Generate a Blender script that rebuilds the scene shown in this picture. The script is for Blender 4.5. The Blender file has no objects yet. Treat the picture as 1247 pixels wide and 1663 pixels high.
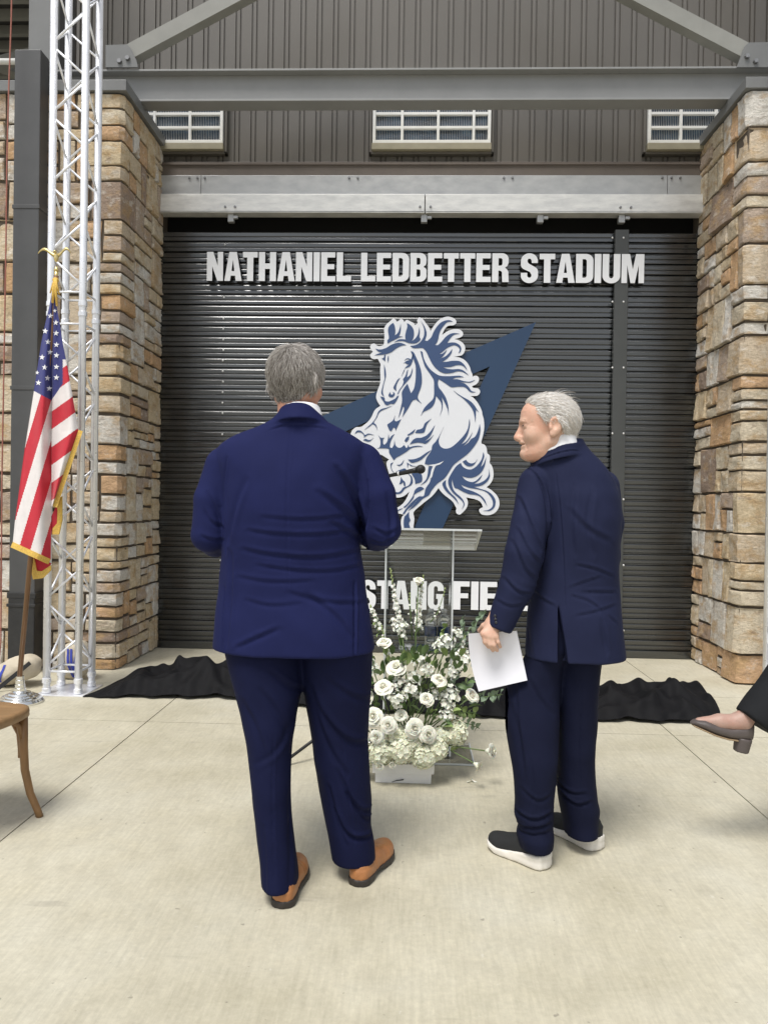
import bpy, bmesh, math, random
import numpy as np
from mathutils import Vector, Matrix, noise as mnoise
from mathutils.geometry import tessellate_polygon, delaunay_2d_cdt

random.seed(11)
RNG = np.random.default_rng(11)
SC = bpy.context.scene
COL = SC.collection
PI = math.pi
rad = math.radians

# ------------------------------------------------------------------ camera
F, CX, CY, EYE = 1249.0, 623.5, 831.5, 1.35
YAW, PITCH, ROLL = rad(2.056), rad(-0.513), rad(0.88)
_f = np.array([-math.sin(YAW)*math.cos(PITCH), math.cos(YAW)*math.cos(PITCH), math.sin(PITCH)])
_r0 = np.array([math.cos(YAW), math.sin(YAW), 0.0])
_u0 = np.cross(_r0, _f)
_r = math.cos(ROLL)*_r0 + math.sin(ROLL)*_u0
_u = -math.sin(ROLL)*_r0 + math.cos(ROLL)*_u0
cam = bpy.data.cameras.new('camera')
cam_o = bpy.data.objects.new('camera', cam)
COL.objects.link(cam_o)
cam.sensor_fit = 'VERTICAL'
cam.sensor_height = 36.0
cam.lens = F/1663.0*36.0
cam.clip_start = 0.05
cam.clip_end = 2000.0
mw = Matrix.Identity(4)
for i in range(3):
    mw[i][0] = _r[i]; mw[i][1] = _u[i]; mw[i][2] = -_f[i]
mw[2][3] = EYE
cam_o.matrix_world = mw
SC.camera = cam_o

# ------------------------------------------------------------------ sky, sun, exposure
SUN_EL, SUN_AZ = 64.0, 205.0          # degrees; azimuth measured clockwise from +Y (the wall direction)
world = bpy.data.worlds.new('World')
SC.world = world
world.use_nodes = True
wn = world.node_tree.nodes; wl = world.node_tree.links
wn.clear()
sky = wn.new('ShaderNodeTexSky'); sky.sky_type = 'NISHITA'; sky.sun_disc = False
sky.sun_elevation = rad(SUN_EL); sky.sun_rotation = rad(SUN_AZ)
sky.dust_density = 2.0; sky.ozone_density = 1.0; sky.air_density = 1.0
hs = wn.new('ShaderNodeHueSaturation'); hs.inputs['Saturation'].default_value = 0.34   # overcast grey
bg = wn.new('ShaderNodeBackground'); bg.inputs['Strength'].default_value = 0.082
wo = wn.new('ShaderNodeOutputWorld')
wl.new(sky.outputs[0], hs.inputs['Color']); wl.new(hs.outputs[0], bg.inputs['Color']); wl.new(bg.outputs[0], wo.inputs[0])
sun = bpy.data.lights.new('sun', 'SUN')
sun.energy = 1.5; sun.angle = rad(22); sun.color = (1.0, 0.965, 0.91)
sun_o = bpy.data.objects.new('sun', sun); COL.objects.link(sun_o)
_sd = Vector((math.sin(rad(SUN_AZ))*math.cos(rad(SUN_EL)), math.cos(rad(SUN_AZ))*math.cos(rad(SUN_EL)), math.sin(rad(SUN_EL))))
sun_o.rotation_euler = _sd.to_track_quat('Z', 'Y').to_euler()
sun_o.location = (0, -5, 12)
SC.view_settings.view_transform = 'Standard'
SC.view_settings.look = 'None'
SC.view_settings.gamma = 1.0
SC.view_settings.use_curve_mapping = False
SC.view_settings.exposure = 1.05
SC.cycles.use_denoising = True
SC.cycles.max_bounces = 10
SC.cycles.transparent_max_bounces = 24

# ------------------------------------------------------------------ measuring: a photo pixel seen on a plane of the place
def _ray(px, py):
    return _f + _r*(px-CX)/F - _u*(py-CY)/F
def at(px, py, Y):
    d = _ray(px, py); t = Y/d[1]
    return Vector((d[0]*t, Y, EYE + d[2]*t))
def gnd(px, py, z=0.0):
    d = _ray(px, py); t = (z-EYE)/d[2]
    return Vector((d[0]*t, d[1]*t, z))
def onx(px, py, X):
    d = _ray(px, py); t = X/d[0]
    return Vector((X, d[1]*t, EYE + d[2]*t))

# ------------------------------------------------------------------ objects
def link(o, parent=None):
    COL.objects.link(o)
    if parent is not None: o.parent = parent
    return o
def tag(o, label=None, cat=None, group=None, kind=None):
    if label: o['label'] = label
    if cat: o['category'] = cat
    if group: o['group'] = group
    if kind: o['kind'] = kind
    return o
def thing(name, label, cat, loc=(0, 0, 0), rz=0.0, group=None):
    o = bpy.data.objects.new(name, None)
    o.empty_display_size = 0.1
    link(o); o.location = loc; o.rotation_euler = (0, 0, rz)
    return tag(o, label, cat, group)
def from_data(name, V, Fc, mat, parent=None, smooth=False, inv=None):
    me = bpy.data.meshes.new(name)
    V = [tuple(map(float, v)) for v in V]
    me.from_pydata(V, [], [tuple(int(i) for i in f) for f in Fc])
    if smooth:
        me.polygons.foreach_set('use_smooth', [True]*len(me.polygons))
    me.update()
    mats = mat if isinstance(mat, (list, tuple)) else [mat]
    for m in mats: me.materials.append(m)
    return link(bpy.data.objects.new(name, me), parent)
class MB:
    """collects vertices and faces of one piece"""
    def __init__(s): s.V = []; s.F = []; s.MI = []; s.mi = 0
    def add(s, V, Fc):
        n = len(s.V); s.V += [tuple(v) for v in V]
        s.F += [tuple(i+n for i in f) for f in Fc]; s.MI += [s.mi]*len(Fc)
        return s
    def box(s, lo, hi, bev=0.0):
        x0, y0, z0 = lo; x1, y1, z1 = hi
        if bev <= 0:
            return s.add([(x0,y0,z0),(x1,y0,z0),(x1,y1,z0),(x0,y1,z0),(x0,y0,z1),(x1,y0,z1),(x1,y1,z1),(x0,y1,z1)],
                  [(0,3,2,1),(4,5,6,7),(0,1,5,4),(1,2,6,5),(2,3,7,6),(3,0,4,7)])
        bm = bmesh.new()
        bmesh.ops.create_cube(bm, size=1.0)
        for v in bm.verts:
            v.co = Vector(((x0+x1)/2+v.co.x*(x1-x0), (y0+y1)/2+v.co.y*(y1-y0), (z0+z1)/2+v.co.z*(z1-z0)))
        bmesh.ops.bevel(bm, geom=bm.edges[:], offset=bev, segments=2, affect='EDGES', profile=0.5)
        bm.verts.index_update()
        s.add([v.co[:] for v in bm.verts], [tuple(v.index for v in f.verts) for f in bm.faces]); bm.free()
        return s
    def tube(s, pts, r, n=10, cap=True):
        pts = [Vector(p) for p in pts]; m = len(pts)
        rs = r if isinstance(r, (list, tuple)) else [r]*m
        V = []; up = None
        for i, p in enumerate(pts):
            t = (pts[min(i+1, m-1)] - pts[max(i-1, 0)]).normalized()
            if up is None:
                a = Vector((0, 0, 1)) if abs(t.z) < .9 else Vector((1, 0, 0))
                up = (a - t*a.dot(t)).normalized()
            else:
                up = (up - t*up.dot(t)).normalized()
            w = t.cross(up)
            for k in range(n):
                an = 2*PI*k/n
                V.append(p + (up*math.cos(an) + w*math.sin(an))*rs[i])
        Fc = [(i*n+k, i*n+(k+1) % n, (i+1)*n+(k+1) % n, (i+1)*n+k) for i in range(m-1) for k in range(n)]
        if cap: Fc += [tuple(range(n-1, -1, -1)), tuple((m-1)*n+k for k in range(n))]
        return s.add(V, Fc)
    def bar(s, a, b, w, h, up=(0, 0, 1)):
        a = Vector(a); b = Vector(b); t = (b-a).normalized(); up = Vector(up)
        if abs(t.dot(up)) > .99: up = Vector((0, 1, 0))
        u = (up - t*up.dot(t)).normalized(); v = t.cross(u)
        V = [p + u*(h/2*i) + v*(w/2*j) for p in (a, b) for i, j in ((-1,-1),(-1,1),(1,1),(1,-1))]
        return s.add(V, [(0,1,2,3),(7,6,5,4),(0,4,5,1),(1,5,6,2),(2,6,7,3),(3,7,4,0)])
    def lathe(s, prof, n=20, c=(0, 0, 0)):
        V = []; m = len(prof)
        for r, z in prof:
            for k in range(n):
                an = 2*PI*k/n; V.append((c[0]+r*math.cos(an), c[1]+r*math.sin(an), c[2]+z))
        Fc = [(i*n+k, i*n+(k+1) % n, (i+1)*n+(k+1) % n, (i+1)*n+k) for i in range(m-1) for k in range(n)]
        Fc += [tuple(range(n-1, -1, -1)), tuple((m-1)*n+k for k in range(n))]
        return s.add(V, Fc)
    def ball(s, c, r, n=10, m=7):
        r = r if isinstance(r, (list, tuple)) else (r, r, r)
        V = [(c[0], c[1], c[2]-r[2])]
        for i in range(1, m):
            ph = -PI/2 + PI*i/m
            for k in range(n):
                an = 2*PI*k/n
                V.append((c[0]+r[0]*math.cos(ph)*math.cos(an), c[1]+r[1]*math.cos(ph)*math.sin(an), c[2]+r[2]*math.sin(ph)))
        V.append((c[0], c[1], c[2]+r[2])); e = len(V)-1
        Fc = [(0, 1+(k+1) % n, 1+k) for k in range(n)]
        Fc += [(1+i*n+k, 1+i*n+(k+1) % n, 1+(i+1)*n+(k+1) % n, 1+(i+1)*n+k) for i in range(m-2) for k in range(n)]
        Fc += [(e, 1+(m-2)*n+k, 1+(m-2)*n+(k+1) % n) for k in range(n)]
        return s.add(V, Fc)
    def build(s, name, mat, parent=None, smooth=False):
        o = from_data(name, s.V, s.F, mat, parent, smooth)
        if any(s.MI): o.data.polygons.foreach_set('material_index', s.MI)
        return o
def share(o, parent, loc=None, name=None, rot=None):
    c = o.copy(); c.name = name or o.name.split('.')[0]
    link(c, parent)
    if loc is not None: c.location = loc
    if rot is not None: c.rotation_euler = rot
    return c
def smooth_by_angle(o, ang=40):
    me = o.data
    me.polygons.foreach_set('use_smooth', [True]*len(me.polygons))
    bm = bmesh.new(); bm.from_mesh(me)
    bmesh.ops.remove_doubles(bm, verts=bm.verts[:], dist=1e-6)
    lim = rad(ang)
    for e in bm.edges:
        e.smooth = not (len(e.link_faces) == 2 and e.calc_face_angle(0) > lim)
    bm.to_mesh(me); bm.free()
    return o

# ------------------------------------------------------------------ materials
def N(nt, t, **kw):
    n = nt.nodes.new(t)
    for k, v in kw.items():
        if hasattr(n, k): setattr(n, k, v)
        else: n.inputs[k].default_value = v
    return n
def mix(nt, a, b, fac, mode='MIX'):
    m = nt.nodes.new('ShaderNodeMix'); m.data_type = 'RGBA'; m.blend_type = mode
    for s, v in ((m.inputs[6], a), (m.inputs[7], b), (m.inputs[0], fac)):
        if hasattr(v, 'is_output') or hasattr(v, 'links'): nt.links.new(v, s)
        elif isinstance(v, (tuple, list)): s.default_value = tuple(v)+(1,) if len(v) == 3 else v
        else: s.default_value = v
    return m.outputs[2]
def ramp(nt, src, stops, interp='LINEAR'):
    r = nt.nodes.new('ShaderNodeValToRGB'); r.color_ramp.interpolation = interp
    e = r.color_ramp.elements
    while len(e) > 1: e.remove(e[-1])
    e[0].position = stops[0][0]; c = stops[0][1]; e[0].color = tuple(c)+(1,) if isinstance(c, (tuple, list)) else (c, c, c, 1)
    for p, c in stops[1:]:
        x = e.new(p); x.color = tuple(c)+(1,) if isinstance(c, (tuple, list)) else (c, c, c, 1)
    nt.links.new(src, r.inputs[0])
    return r.outputs[0]
def tex(nt, scale, detail=4, rough=.55, stretch=None, kind='Object', typ='ShaderNodeTexNoise'):
    tc = nt.nodes.new('ShaderNodeTexCoord'); src = tc.outputs[kind]
    if stretch:
        mp = nt.nodes.new('ShaderNodeMapping'); mp.inputs['Scale'].default_value = stretch
        nt.links.new(src, mp.inputs[0]); src = mp.outputs[0]
    n = nt.nodes.new(typ); n.inputs['Scale'].default_value = scale
    if typ == 'ShaderNodeTexNoise':
        n.inputs['Detail'].default_value = detail; n.inputs['Roughness'].default_value = rough
    nt.links.new(src, n.inputs['Vector'])
    return n.outputs[0]
def bump(nt, bsdf, h, strength=.2, dist=.005):
    b = nt.nodes.new('ShaderNodeBump'); b.inputs['Strength'].default_value = strength; b.inputs['Distance'].default_value = dist
    nt.links.new(h, b.inputs['Height'])
    prev = bsdf.inputs['Normal'].links
    if prev: nt.links.new(prev[0].from_socket, b.inputs['Normal'])
    nt.links.new(b.outputs[0], bsdf.inputs['Normal'])
def mat(name, col, rough=.5, metal=0.0, var=0.0, vscale=6, vstretch=None, bscale=None, bstr=.2, bdist=.004, bstretch=None,
        spec=.5, sheen=0.0, rvar=0.0, coat=0.0, sss=0.0, trans=0.0):
    m = bpy.data.materials.new(name); m.use_nodes = True
    nt = m.node_tree; b = nt.nodes['Principled BSDF']
    b.inputs['Base Color'].default_value = tuple(col)+(1,)
    b.inputs['Roughness'].default_value = rough
    b.inputs['Metallic'].default_value = metal
    b.inputs['Specular IOR Level'].default_value = spec
    if sheen: b.inputs['Sheen Weight'].default_value = sheen; b.inputs['Sheen Roughness'].default_value = .4
    if coat: b.inputs['Coat Weight'].default_value = coat; b.inputs['Coat Roughness'].default_value = .1
    if sss:
        b.inputs['Subsurface Weight'].default_value = sss; b.inputs['Subsurface Radius'].default_value = (1, .35, .2); b.inputs['Subsurface Scale'].default_value = .008
    if trans: b.inputs['Transmission Weight'].default_value = trans
    if var:
        t = tex(nt, vscale, 5, .6, vstretch)
        lo = tuple(c*(1-var) for c in col); hi = tuple(min(1, c*(1+var)) for c in col)
        nt.links.new(ramp(nt, t, [(.28, lo), (.72, hi)]), b.inputs['Base Color'])
        if rvar:
            nt.links.new(ramp(nt, t, [(.3, max(0, rough-rvar)), (.7, min(1, rough+rvar))]), b.inputs['Roughness'])
    if bscale:
        bump(nt, b, tex(nt, bscale, 4, .6, bstretch), bstr, bdist)
    return m

# ------------------------------------------------------------------ implicit shapes -> one continuous mesh
class Field:
    """signed distance sampled on a rectilinear grid; fine = list of (lo, hi) boxes that get the small step"""
    def __init__(s, lo, hi, h, fine=(), hf=None):
        s.ax = []
        for i in range(3):
            pts = [lo[i]]
            while pts[-1] < hi[i]:
                x = pts[-1]; st = h
                for a, b in fine:
                    if a[i]-h <= x <= b[i]: st = hf
                pts.append(x+st)
            s.ax.append(np.array(pts, dtype=np.float32))
        s.D = np.full([len(a) for a in s.ax], 0.5, dtype=np.float32)
    def _sl(s, lo, hi):
        return tuple(slice(max(0, int(np.searchsorted(a, l))-1), int(np.searchsorted(a, u))+1) for a, l, u in zip(s.ax, lo, hi))
    def _grid(s, sl):
        return np.meshgrid(s.ax[0][sl[0]], s.ax[1][sl[1]], s.ax[2][sl[2]], indexing='ij', sparse=True)
    def add(s, fn, lo, hi, k=.01):
        m = k*2+.03
        sl = s._sl([a-m for a in lo], [a+m for a in hi])
        if any(q.stop-q.start < 2 for q in sl): return s
        d = fn(*s._grid(sl)).astype(np.float32); a = s.D[sl]
        if k > 0:
            h = np.clip(k-np.abs(a-d), 0, None)/k
            s.D[sl] = np.minimum(a, d) - h*h*k*.25
        else: s.D[sl] = np.minimum(a, d)
        return s
    def sub(s, fn, lo, hi, k=.006):
        m = k*2+.02
        sl = s._sl([a-m for a in lo], [a+m for a in hi])
        if any(q.stop-q.start < 2 for q in sl): return s
        d = -fn(*s._grid(sl)).astype(np.float32); a = s.D[sl]
        if k > 0:
            h = np.clip(k-np.abs(a-d), 0, None)/k
            s.D[sl] = np.maximum(a, d) + h*h*k*.25
        else: s.D[sl] = np.maximum(a, d)
        return s
    def cut(s, fn):
        g = s._grid((slice(None),)*3)
        s.D = np.maximum(s.D, fn(*g).astype(np.float32)); return s
    # primitives
    def cone(s, a, b, ra, rb, k=.02):
        a = np.array(a, float); b = np.array(b, float); ba = b-a; L = max(ba@ba, 1e-9); R_ = max(ra, rb)
        def fn(x, y, z):
            h = np.clip(((x-a[0])*ba[0]+(y-a[1])*ba[1]+(z-a[2])*ba[2])/L, 0, 1)
            return np.sqrt((x-a[0]-h*ba[0])**2+(y-a[1]-h*ba[1])**2+(z-a[2]-h*ba[2])**2)-(ra+(rb-ra)*h)
        return s.add(fn, np.minimum(a, b)-R_, np.maximum(a, b)+R_, k)
    def chain(s, pts, rs, k=.02):
        for i in range(len(pts)-1): s.cone(pts[i], pts[i+1], rs[i], rs[i+1], k)
        return s
    def ell(s, c, r, k=.02, M=None, neg=False):
        c = np.array(c, float); r = np.array(r, float); Rm = max(r)
        def fn(x, y, z):
            dx, dy, dz = x-c[0], y-c[1], z-c[2]
            if M is not None:
                dx, dy, dz = (M[0][0]*dx+M[0][1]*dy+M[0][2]*dz, M[1][0]*dx+M[1][1]*dy+M[1][2]*dz, M[2][0]*dx+M[2][1]*dy+M[2][2]*dz)
            k0 = np.sqrt((dx/r[0])**2+(dy/r[1])**2+(dz/r[2])**2)
            k1 = np.sqrt((dx/r[0]**2)**2+(dy/r[1]**2)**2+(dz/r[2]**2)**2)+1e-9
            return k0*(k0-1)/k1
        return (s.sub if neg else s.add)(fn, c-Rm, c+Rm, k)
    def loft(s, zs, cx, cy, a, b, p=2.3, k=.02, z0=None, z1=None, sm=0.02):
        zs = np.array(zs, float); o = np.argsort(zs)
        zz = np.linspace(zs.min(), zs.max(), 200)
        def cur(v):
            v = np.interp(zz, zs[o], np.array(v, float)[o])
            w = max(1, int(sm/(zz[1]-zz[0]))); ker = np.hanning(2*w+3)[1:-1]; ker /= ker.sum()
            return np.convolve(np.pad(v, w, mode='edge'), ker, mode='valid')[:200]
        CXv, CYv, A, B = cur(cx), cur(cy), cur(a), cur(b)
        zl = zs.min() if z0 is None else z0; zh = zs.max() if z1 is None else z1
        def fn(x, y, z):
            c, cc, aa, bb = (np.interp(z, zz, q) for q in (CXv, CYv, A, B))
            e = ((np.abs((x-c)/aa))**p+(np.abs((y-cc)/bb))**p)**(1/p)
            d = (e-1)*np.minimum(aa, bb)
            return np.maximum(np.maximum(d, z-zh), zl-z)
        lo = (min(CXv-A), min(CYv-B), zl); hi = (max(CXv+A), max(CYv+B), zh)
        return s.add(fn, lo, hi, k)
    def ring(s, c, a, b, hh, th, tilt=(0, 0), flare=.3, k=.004):
        def fn(x, y, z):
            zc = c[2]+tilt[0]*(x-c[0])+tilt[1]*(y-c[1])
            g = flare*(zc-z)
            e = (np.sqrt(((x-c[0])/(a+g))**2+((y-c[1])/(b+g))**2)-1)*np.minimum(a, b)
            q = np.maximum(np.abs(z-zc)-hh, 0)
            return np.sqrt(e*e+q*q)-th
        m = th+.03
        return s.add(fn, (c[0]-a-m, c[1]-b-m, c[2]-hh-.06), (c[0]+a+m, c[1]+b+m, c[2]+hh+.06), k)
    def mesh(s):
        D = s.D; ins = D < 0
        X = s.ax; n = [d-1 for d in D.shape]
        S = np.zeros(n+[3], np.float32); C = np.zeros(n, np.int8)
        idx = np.meshgrid(*[np.arange(d) for d in n], indexing='ij', sparse=True)
        cells = np.zeros(n, bool); allin = np.ones(n, bool)
        for i in (0, 1):
            for j in (0, 1):
                for k in (0, 1):
                    v = ins[i:i+n[0], j:j+n[1], k:k+n[2]]; cells |= v; allin &= v
        act = np.argwhere(cells & ~allin)
        I, J, K = act.T; m = len(act)
        P = np.zeros((m, 3)); cnt = np.zeros(m)
        off = [(i, j, k) for i in (0, 1) for j in (0, 1) for k in (0, 1)]
        for a in off:
            for d in range(3):
                if a[d]: continue
                b = list(a); b[d] = 1
                va = D[I+a[0], J+a[1], K+a[2]]; vb = D[I+b[0], J+b[1], K+b[2]]
                cr = (va < 0) != (vb < 0)
                t = np.where(cr, va/np.where(np.abs(va-vb) < 1e-12, 1, va-vb), 0)
                pa = np.stack([X[0][I+a[0]], X[1][J+a[1]], X[2][K+a[2]]], 1)
                pb = np.stack([X[0][I+b[0]], X[1][J+b[1]], X[2][K+b[2]]], 1)
                P += np.where(cr[:, None], pa+(pb-pa)*t[:, None], 0); cnt += cr
        P /= cnt[:, None]
        vid = np.full(n, -1, np.int32); vid[I, J, K] = np.arange(m)
        Q = []
        for d in range(3):
            e = [(1, 2), (2, 0), (0, 1)][d]
            sl0 = [slice(None)]*3; sl1 = [slice(None)]*3
            sl0[d] = slice(0, -1); sl1[d] = slice(1, None)
            a = ins[tuple(sl0)]; b = ins[tuple(sl1)]
            ch = np.argwhere(a != b)
            ch = ch[(ch[:, e[0]] > 0) & (ch[:, e[1]] > 0) & (ch[:, e[0]] < n[e[0]]) & (ch[:, e[1]] < n[e[1]])]
            fl = a[tuple(ch.T)]
            def V(o0, o1):
                q = ch.copy(); q[:, e[0]] += o0; q[:, e[1]] += o1
                return vid[tuple(q.T)]
            q = np.stack([V(-1, -1), V(0, -1), V(0, 0), V(-1, 0)], 1)
            q[~fl] = q[~fl][:, ::-1]
            Q.append(q)
        Q = np.concatenate(Q); Q = Q[(Q >= 0).all(1)]
        return P, Q
def vnormals(V, Q):
    Nn = np.zeros_like(V)
    fn = np.cross(V[Q[:, 2]]-V[Q[:, 0]], V[Q[:, 3]]-V[Q[:, 1]])
    for i in range(4): np.add.at(Nn, Q[:, i], fn)
    return Nn/(np.linalg.norm(Nn, axis=1)[:, None]+1e-12)
def relax(V, Q, it=2, lam=.5, fixed=None):
    for _ in range(it):
        A = np.zeros_like(V); c = np.zeros(len(V))
        for i in range(4):
            for j in (1, 3):
                np.add.at(A, Q[:, i], V[Q[:, (i+j) % 4]]); np.add.at(c, Q[:, i], 1)
        W = V+(A/np.maximum(c, 1)[:, None]-V)*lam
        if fixed is not None: W[fixed] = V[fixed]
        V = W
    return V
def fast_mesh(name, V, Q, mats, parent, smooth=True, mi=None):
    me = bpy.data.meshes.new(name)
    V = np.ascontiguousarray(V, np.float32); Q = np.ascontiguousarray(Q, np.int32)
    me.vertices.add(len(V)); me.vertices.foreach_set('co', V.ravel())
    k = Q.shape[1]
    me.loops.add(Q.size); me.loops.foreach_set('vertex_index', Q.ravel())
    me.polygons.add(len(Q)); me.polygons.foreach_set('loop_start', np.arange(0, Q.size, k, dtype=np.int32))
    me.polygons.foreach_set('use_smooth', np.full(len(Q), smooth))
    for m in (mats if isinstance(mats, (list, tuple)) else [mats]): me.materials.append(m)
    if mi is not None: me.polygons.foreach_set('material_index', np.asarray(mi, np.int32))
    me.update(calc_edges=True); me.validate()
    return link(bpy.data.objects.new(name, me), parent)
def fold(V, Nn, lines, Y, front=-.1):
    """cloth folds: each (pixel polyline, width, depth); pressed into the side that faces -Y"""
    out = np.zeros(len(V)); ok = Nn[:, 1] < front
    P = V[:, [0, 2]]
    for pts, w, dep in lines:
        pts = [np.array(p, float) for p in pts]
        for _ in range(2 if len(pts) > 2 else 0):      # round the polyline
            n_ = [pts[0]]
            for a_, b_ in zip(pts[:-1], pts[1:]): n_ += [a_*.75+b_*.25, a_*.25+b_*.75]
            pts = n_+[pts[-1]]
        q = [np.array([at(x, y, Y).x, at(x, y, Y).z]) for x, y in pts]
        best = np.full(len(V), 9.); side = np.zeros(len(V)); tt = np.zeros(len(V)); m = len(q)-1
        for i in range(m):
            ab = q[i+1]-q[i]; L = ab@ab
            h = np.clip(((P-q[i])@ab)/L, 0, 1); d = P-q[i]-h[:, None]*ab
            dist = np.linalg.norm(d, axis=1); c = dist < best
            best[c] = dist[c]; side[c] = np.sign(ab[0]*d[c, 1]-ab[1]*d[c, 0]); tt[c] = (i+h[c])/m
        taper = np.sin(np.clip(tt, .04, .96)*PI)**.5
        s = best*side/(w*.7)
        out += np.where(ok, taper*dep*(-np.exp(-s*s)+.75*np.exp(-(s-1.5)**2)), 0)
    return out
def nz(V, sc, off=0.0):
    """cheap smooth 3-d noise from sines"""
    x, y, z = (V[:, i]*sc+off for i in range(3))
    return (np.sin(x*1.7+1.3*np.sin(y*1.1+z*.7))+np.sin(y*1.9+1.1*np.sin(z*1.3+x*.9)+2)+np.sin(z*1.5+1.2*np.sin(x*1.2+y)+4))/3

# ================================================================== materials of the place
def concrete_mat():
    m = bpy.data.materials.new('concrete'); m.use_nodes = True
    nt = m.node_tree; b = nt.nodes['Principled BSDF']
    geo = nt.nodes.new('ShaderNodeNewGeometry')
    def nz_(scale, detail=5, rough=.6, st=None):
        n = nt.nodes.new('ShaderNodeTexNoise'); n.inputs['Scale'].default_value = scale
        n.inputs['Detail'].default_value = detail; n.inputs['Roughness'].default_value = rough
        src = geo.outputs['Position']
        if st:
            mp = nt.nodes.new('ShaderNodeMapping'); mp.inputs['Scale'].default_value = st
            nt.links.new(src, mp.inputs[0]); src = mp.outputs[0]
        nt.links.new(src, n.inputs['Vector']); return n.outputs[0]
    c = ramp(nt, nz_(1.1, 6, .62), [(.3, (.44, .405, .295)), (.5, (.515, .48, .37)), (.72, (.57, .545, .445))])
    c = mix(nt, c, ramp(nt, nz_(9, 6, .7), [(.3, .90), (.7, 1.06)]), .8, 'MULTIPLY')
    c = mix(nt, c, ramp(nt, nz_(70, 3, .6, (1, .10, 1)), [(.25, .86), (.75, 1.09)]), .8, 'MULTIPLY')
    c = mix(nt, c, ramp(nt, nz_(46, 5, .75), [(.32, .88), (.68, 1.07)]), .8, 'MULTIPLY')
    c = mix(nt, c, (.30, .275, .21), ramp(nt, nz_(2.6, 7, .72), [(.58, 0.0), (.78, .5)]))
    c = mix(nt, c, (.13, .12, .10), ramp(nt, nz_(26, 2, .5), [(.72, 0.0), (.76, .5)]))
    c = mix(nt, c, (.62, .60, .54), ramp(nt, nz_(37, 2, .5), [(.72, 0.0), (.76, .4)]))
    c = mix(nt, c, ramp(nt, nz_(.42, 4, .6), [(.32, .86), (.68, 1.08)]), .9, 'MULTIPLY')
    c = mix(nt, c, (.24, .225, .19), ramp(nt, nz_(5.5, 3, .6, (.35, 2.2, 1)), [(.66, 0.0), (.74, .35)]))
    nt.links.new(c, b.inputs['Base Color'])
    nt.links.new(ramp(nt, nz_(4, 5), [(.3, .55), (.7, .8)]), b.inputs['Roughness'])
    b.inputs['Specular IOR Level'].default_value = .35
    bump(nt, b, nz_(120, 2, .6, (1, .06, 1)), .25, .002)
    bump(nt, b, nz_(14, 6, .7), .25, .006)
    return m
def stone_mat():
    m = bpy.data.materials.new('ledge_stone'); m.use_nodes = True
    nt = m.node_tree; b = nt.nodes['Principled BSDF']
    oi = nt.nodes.new('ShaderNodeObjectInfo')
    base = ramp(nt, oi.outputs['Random'], [(0, (.58, .48, .34)), (.13, (.62, .585, .525)), (.25, (.55, .355, .20)), (.31, (.61, .53, .40)),
        (.45, (.33, .25, .195)), (.50, (.60, .49, .33)), (.62, (.66, .63, .575)), (.74, (.56, .37, .22)), (.80, (.56, .465, .345)), (.91, (.43, .345, .275))], 'CONSTANT')
    geo = nt.nodes.new('ShaderNodeNewGeometry')
    vm = nt.nodes.new('ShaderNodeVectorMath'); vm.operation = 'MULTIPLY_ADD'
    comb = nt.nodes.new('ShaderNodeCombineXYZ')
    ml = nt.nodes.new('ShaderNodeMath'); ml.operation = 'MULTIPLY'; ml.inputs[1].default_value = 37.0
    nt.links.new(oi.outputs['Random'], ml.inputs[0])
    for i in range(3): nt.links.new(ml.outputs[0], comb.inputs[i])
    vm.inputs[1].default_value = (1, 1, 1.6)
    nt.links.new(geo.outputs['Position'], vm.inputs[0]); nt.links.new(comb.outputs[0], vm.inputs[2])
    def nz_(scale, detail=5, rough=.6):
        n = nt.nodes.new('ShaderNodeTexNoise'); n.inputs['Scale'].default_value = scale
        n.inputs['Detail'].default_value = detail; n.inputs['Roughness'].default_value = rough
        nt.links.new(vm.outputs[0], n.inputs['Vector']); return n.outputs[0]
    c = mix(nt, base, (.45, .30, .15), ramp(nt, nz_(6, 5, .65), [(.48, 0.0), (.64, .75)]))
    c = mix(nt, c, (.27, .20, .15), ramp(nt, nz_(9, 6, .7), [(.55, 0.0), (.70, .65)]))
    c = mix(nt, c, (.74, .70, .63), ramp(nt, nz_(7.5, 5, .7), [(.56, 0.0), (.70, .6)]))
    c = mix(nt, c, ramp(nt, nz_(45, 5, .7), [(.3, .70), (.7, 1.2)]), .8, 'MULTIPLY')
    nt.links.new(c, b.inputs['Base Color']); b.inputs['Roughness'].default_value = .85
    b.inputs['Specular IOR Level'].default_value = .25
    bump(nt, b, nz_(20, 6, .7), .9, .02)
    bump(nt, b, nz_(110, 4, .7), .35, .004)
    return m
def slat_mat():
    m = bpy.data.materials.new('black_slat'); m.use_nodes = True
    nt = m.node_tree; b = nt.nodes['Principled BSDF']
    geo = nt.nodes.new('ShaderNodeNewGeometry')
    def nz_(scale, st, detail=3):
        n = nt.nodes.new('ShaderNodeTexNoise'); n.inputs['Scale'].default_value = scale; n.inputs['Detail'].default_value = detail
        mp = nt.nodes.new('ShaderNodeMapping'); mp.inputs['Scale'].default_value = st
        nt.links.new(geo.outputs['Position'], mp.inputs[0]); nt.links.new(mp.outputs[0], n.inputs['Vector']); return n.outputs[0]
    nt.links.new(mix(nt, (.010, .012, .0125), (.017, .0195, .0205), nz_(2.2, (.5, 1, 5), 5)), b.inputs['Base Color'])
    nt.links.new(ramp(nt, nz_(1.3, (1, 1, 9), 4), [(.3, .15), (.7, .28)]), b.inputs['Roughness'])
    b.inputs['Specular IOR Level'].default_value = 1.0; b.inputs['IOR'].default_value = 1.6
    bump(nt, b, nz_(1.2, (.5, 1, 14), 3), .16, .02)
    return m
M_conc = concrete_mat()
M_stone = stone_mat()
M_slat = slat_mat()
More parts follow.
